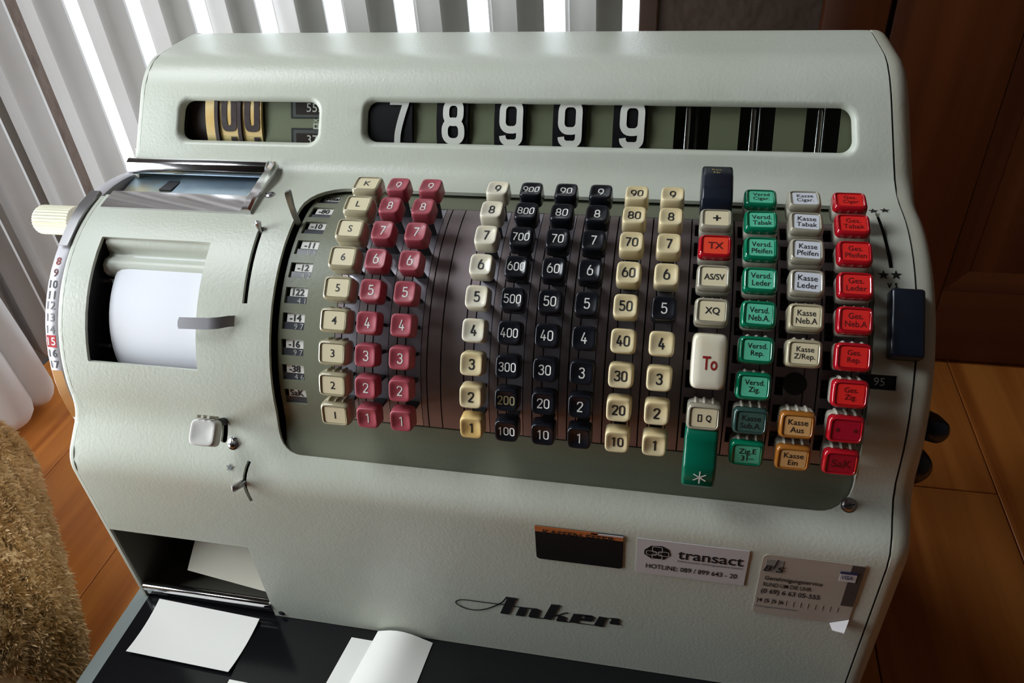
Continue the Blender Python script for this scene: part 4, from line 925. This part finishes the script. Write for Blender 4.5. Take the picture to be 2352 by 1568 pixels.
for nm, p in sc_.items():
    rv, rf = ribbon(p, {'swash': 0.0013, 'karm': 0.0016}.get(nm, 0.0011)); b = len(lv_)
    lv_ += [(x, -0.0585-depth*0.9, z) for x, z in rv]; lf_ += [tuple(b+i for i in t) for t in rf]
put('maker_script', (lv_, lf_), MT['ink'], CR, False, label='black slanted script lettering Anker')
def fbox(x0, x1, z0, z1, e, th=0.0004): return box(x0, x1, -0.0585-e, -0.0585-e+th, z0, z1)
def fround(x0, x1, z0, z1, r, e, th=0.0004):
    ring = [(x, z) for x, z in rrect(x0, x1, z0, z1, r, 5, 1.0)]
    return loft([[(x, -0.0585-e+th, z) for x, z in ring], [(x, -0.0585-e, z) for x, z in ring]])
def ftext(par, s_, x, z, m, h=None, w=None, bold=0.012, maxw=None, e=0.0008, shear=0.0):
    v, f = text(s_, h=h, w=w, maxw=maxw, bold=bold, shear=shear)
    return onfront('lettering', x, z, (v, f), m, par, e)
s1 = put('sticker', fround(0.1190, 0.1832, -0.1942, -0.1568, [0.003, 0.003, 0.0005, 0.0005], 0.0006), MT['sblack'], CR, False, label='black sticker with worn orange top band')
put('orange_band', cat(fbox(0.1191, 0.1650, -0.1626, -0.1568, 0.0009, 0.0003), fbox(0.1650, 0.1831, -0.1626, -0.1588, 0.0009, 0.0003)), MT['sorange'], s1, False)
put('torn_edge', fbox(0.1600, 0.1831, -0.1588, -0.1574, 0.0009, 0.0003), MT['swhite'], s1, False)
ftext(s1, 'KASSEN-ESSER', 0.1510, -0.1622, 'ink', h=0.0058, w=0.0520, e=0.0012)
s2 = put('sticker', fbox(0.1930, 0.2697, -0.1956, -0.1572, 0.0006), MT['swhite'], CR, False, label='white hotline sticker with black octagonal emblem')
oc = [(0.1983, -0.1735), (0.1983, -0.1690), (0.2027, -0.1638), (0.2105, -0.1628), (0.2155, -0.1660), (0.2168, -0.1715), (0.2125, -0.1772), (0.2040, -0.1780)]
em = put('emblem', loft([[(x, -0.0589, z) for x, z in oc], [(x, -0.0593, z) for x, z in oc]]), MT['sblack'], s2, False)
lp = []
for (ax, az, bx, bz) in ((0.1998, -0.1735, 0.2068, -0.1690), (0.2040, -0.1700, 0.2108, -0.1640), (0.2082, -0.1732, 0.2155, -0.1687), (0.2040, -0.1772, 0.2110, -0.1722)):
    ring = rrect(ax, bx, az, bz, 0.0012, 4, 1.0); rv, rf = ribbon(ring+[ring[0]], 0.0005); lp.append(([(x, -0.0595, z) for x, z in rv], rf))
put('emblem_links', cat(*lp), MT['swhite'], s2, False)
ftext(s2, 'transact', 0.2443, -0.1702, 'ink', h=0.0086, w=0.0450, bold=0.012)
ftext(s2, 'Elektronische Zahlungssysteme GmbH', 0.2443, -0.1772, 'inkg', h=0.0028, w=0.0445)
ftext(s2, 'HOTLINE: 089 / 899 643 - 20', 0.2320, -0.1862, 'ink', h=0.0052, w=0.0640)
s3 = put('sticker', fround(0.2790, 0.3452, -0.2255, -0.1582, [0.004, 0.002, 0.0005, 0.004], 0.0006), MT['sbeige'], CR, False, label='worn beige card-service sticker with torn edges')
put('printed_patch', fbox(0.2815, 0.2930, -0.1765, -0.1630, 0.0008, 0.0002), MT['sgrey'], s3, False)
ftext(s3, 'B', 0.2838, -0.1722, 'ink', h=0.0062, w=0.0048, shear=0.3, e=0.0011); ftext(s3, '/', 0.2882, -0.1672, 'ink', h=0.0105, w=0.0030, e=0.0011); ftext(s3, 'S', 0.2918, -0.1725, 'ink', h=0.0060, w=0.0046, shear=0.3, e=0.0011)
ftext(s3, 'Genehmigungsservice', 0.3020, -0.1838, 'ink', h=0.0058, w=0.0385); ftext(s3, 'RUND UM DIE UHR', 0.2988, -0.1905, 'ink', h=0.0044, w=0.0325)
ftext(s3, '(0 69) 6 63 05-555', 0.3020, -0.1988, 'ink', h=0.0068, w=0.0400)
for k, s_ in enumerate('4556'): ftext(s3, s_, 0.2828+0.0050*k, -0.2090, 'ink', h=0.0044, maxw=0.0024)
put('number_boxes', cat(*[fbox(0.2805+0.0050*k, 0.2807+0.0050*k, -0.2125, -0.2065, 0.0008, 0.0002) for k in range(12)]), MT['sgrey'], s3, False)
ftext(s3, 'Vertragspartnernummer', 0.2945, -0.2165, 'inkg', h=0.0028, w=0.0300)
put('dark_stripe', fbox(0.3365, 0.3448, -0.2035, -0.1592, 0.0009, 0.0002), MT['sbrown'], s3, False)
put('card_mark', fbox(0.3305, 0.3412, -0.1765, -0.1675, 0.0012, 0.0002), MT['swhite'], s3, False); put('blue_bar', fbox(0.3300, 0.3414, -0.1682, -0.1660, 0.0014, 0.0002), MT['sblue'], s3, False)
ftext(s3, 'VISA', 0.3352, -0.1716, 'sblue', h=0.0042, w=0.0078, e=0.0016)
put('peeled_corner', loft([[(0.3330, -0.0594, -0.2255), (0.3452, -0.0596, -0.2185), (0.3455, -0.0596, -0.2195), (0.3335, -0.0594, -0.2262)], [(0.3350, -0.0630, -0.2285), (0.3425, -0.0660, -0.2260), (0.3428, -0.0660, -0.2268), (0.3353, -0.0630, -0.2292)]]), MT['swhite'], s3, False)

# ------------------------------------------------------------------ black knobs of the levers on the right side
k1 = put('lever_knob', tube([(0.3660, 0.060, -0.112), (0.3690, 0.040, -0.104), (0.3735, 0.018, -0.0918), (0.3775, 0.000, -0.0815), (0.3795, -0.009, -0.0770), (0.3800, -0.0125, -0.0752)], [0.007, 0.0088, 0.0102, 0.0098, 0.0082, 0.005], 20), MT['navy'], CR, 60, label='black lever knob')
k2 = put('lever_knob', tube([(0.3650, 0.070, -0.1600), (0.3690, 0.040, -0.1470), (0.3725, 0.018, -0.1320), (0.3745, 0.002, -0.1195), (0.3755, -0.007, -0.1115), (0.3758, -0.010, -0.109)], [0.009, 0.0120, 0.0140, 0.0140, 0.0102, 0.005], 20), MT['navy'], CR, 60, label='black lever knob')

# ------------------------------------------------------------------ drawer base and the papers on it
db = root('till_cabinet', 'low grey till cabinet with glossy black top under the cash register', 'cabinet', (0.05, 0.0, -0.46))
put('drawer_case', box(-0.2745, 0.375, -0.26, 0.295, -0.459, -0.3300, 0.0015), MT['base'], db, 30)
for q in ((-0.2745, -0.2608), (0.361, 0.375)): put('edge_strip', box(q[0], q[1], -0.26, 0.295, -0.3298, -0.3272), MT['base'], db, False, label='grey-green edge strip')
put('top_panel', box(-0.2606, 0.3608, -0.26, 0.295, -0.3298, -0.3270), MT['btop'], db, False, label='glossy black top panel')
def sheetp(c00, c10, c11, c01, lift, nx=8, ny=8, th=0.0003):
    """paper from four corners (left-back, right-back, right-front, left-front); lift(u,v) raises it"""
    V = []; 
    for dz in (0.0, -th):
        for j in range(ny+1):
            for i in range(nx+1):
                u, v = i/nx, j/ny
                p = (1-v)*((1-u)*np.array(c00)+u*np.array(c10))+v*((1-u)*np.array(c01)+u*np.array(c11))
                V.append((p[0], p[1], -0.3266+lift(u, v)+dz))
    F = []; w_ = nx+1; h_ = (nx+1)*(ny+1)
    for j in range(ny):
        for i in range(nx):
            a = j*w_+i; F.append((a, a+w_, a+w_+1, a+1)); F.append((h_+a, h_+a+1, h_+a+w_+1, h_+a+w_))
    edge = [i for i in range(w_)]+[j*w_+nx for j in range(1, ny+1)]+[ny*w_+i for i in range(nx-1, -1, -1)]+[j*w_ for j in range(ny-1, 0, -1)]
    for a, b in zip(edge, edge[1:]+edge[:1]): F.append((a, b, h_+b, h_+a))
    return V, F
put('paper_slip', sheetp((-0.2463, -0.0609), (-0.1413, -0.0657), (-0.1442, -0.1192), (-0.2454, -0.116), lambda u, v: 0.0004+0.006*(v-0.45)**2*2), MT['paper'], None, 40, label='blank white paper slip lying alone below the receipt outlet', cat='paper slip', group='loose paper slips')
put('paper_slip', sheetp((-0.0514, -0.0685), (-0.0250, -0.0690), (-0.0250, -0.160), (-0.0640, -0.160), lambda u, v: 0.0004), MT['paper'], None, 40, label='narrow white paper slip half hidden under the curling slip', cat='paper slip', group='loose paper slips')
put('paper_slip', sheetp((-0.0290, -0.0605), (0.0220, -0.0625), (0.0140, -0.165), (-0.0460, -0.165), lambda u, v: 0.0010+0.0085*math.sin(math.pi*min(1, u*0.9+0.1))**1.2*(1-0.55*v)), MT['paper'], None, 40, label='curling white paper slip lying against the register front', cat='paper slip', group='loose paper slips')
put('paper_slip', sheetp((-0.1417, -0.1235), (-0.100, -0.1245), (-0.100, -0.170), (-0.1417, -0.170), lambda u, v: 0.0004), MT['paper'], None, 40, label='small paper slip just showing at the front edge of the till cabinet', cat='paper slip', group='loose paper slips')

# ------------------------------------------------------------------ brown fleece bolster at lower left
BA, BB, BR = np.array([-0.610, 0.030, -0.350]), np.array([-0.420, -0.150, -0.350]), 0.108
ax = (BB-BA)/np.linalg.norm(BB-BA); sd = np.cross([0, 0, 1.0], ax); sd = -sd if sd[1] < 0 else sd; sd /= np.linalg.norm(sd); upv = np.array([0, 0, 1.0])
def bolster_ring(t, k): return [BA+ax*t+k*BR*(sd*math.cos(p)+upv*math.sin(p)) for p in np.linspace(0, 2*math.pi, 40, endpoint=False)]
LB = np.linalg.norm(BB-BA); rings = []
for t in np.linspace(0.06, 1, 8): rings.append(bolster_ring(-BR*math.cos(t*math.pi/2), math.sin(t*math.pi/2)))
for t in np.linspace(0.1, 0.9, 8): rings.append(bolster_ring(LB*t, 1+0.015*math.sin(9*t)))
for t in np.linspace(1, 0.06, 8): rings.append(bolster_ring(LB+BR*math.cos(t*math.pi/2), math.sin(t*math.pi/2)))
cu = put('bolster_cushion', loft(rings), MT['fur0'], None, 60, label='brown fleece bolster cushion lying on the floor left of the register', cat='cushion')
def pile():
    n = 60000; V = np.zeros((n, 4, 3)); 
    tt = rng.uniform(-0.35, 1.3, n)*1.0; ph = rng.uniform(-1.25, 2.9, n)
    t = tt*LB; k = np.ones(n)
    lo = t < 0; hi = t > LB
    e = np.where(lo, -t, np.where(hi, t-LB, 0))/BR; e = np.clip(e, 0, 0.985); k = np.sqrt(1-e*e)
    tn = np.where(lo, -e*BR, np.where(hi, LB+e*BR, t))
    rad = sd[None]*np.cos(ph)[:, None]+upv[None]*np.sin(ph)[:, None]
    nrm = rad*k[:, None]+ax[None]*(np.where(lo, -e, np.where(hi, e, 0)))[:, None]
    P = BA[None]+ax[None]*tn[:, None]+rad*(k*BR)[:, None]
    clump = np.sin(tn*150+3*np.sin(ph*11))*0.6+np.sin(ph*38+2*np.sin(tn*70))*0.6
    lean = ax[None]*(0.75+0.5*clump)[:, None]+np.cross(ax, rad)*(0.6*np.cos(ph*17+tn*60))[:, None]+rng.normal(0, 0.35, (n, 3))
    Lh = rng.uniform(0.006, 0.010, n)*(1+0.35*clump)
    d1_ = nrm*0.8+lean*0.5; d1_ /= np.linalg.norm(d1_, axis=1)[:, None]; d2_ = nrm*0.25+lean; d2_ /= np.linalg.norm(d2_, axis=1)[:, None]
    w = np.cross(d1_, nrm+rng.normal(0, 0.3, (n, 3))); w /= np.linalg.norm(w, axis=1)[:, None]
    V[:, 0] = P-w*0.0011-nrm*0.001; V[:, 1] = P+w*0.0011-nrm*0.001; V[:, 2] = P+d1_*(Lh*0.55)[:, None]+w*0.0007; V[:, 3] = P+d1_*(Lh*0.55)[:, None]+d2_*(Lh*0.6)[:, None]
    b = np.arange(n)*4
    return V.reshape(-1, 3), np.concatenate([np.stack([b, b+1, b+2], 1), np.stack([b, b+2, b+3], 1)]).tolist()
pl = put('fleece_pile', pile(), MT['fur0'], cu, True, kind='stuff')
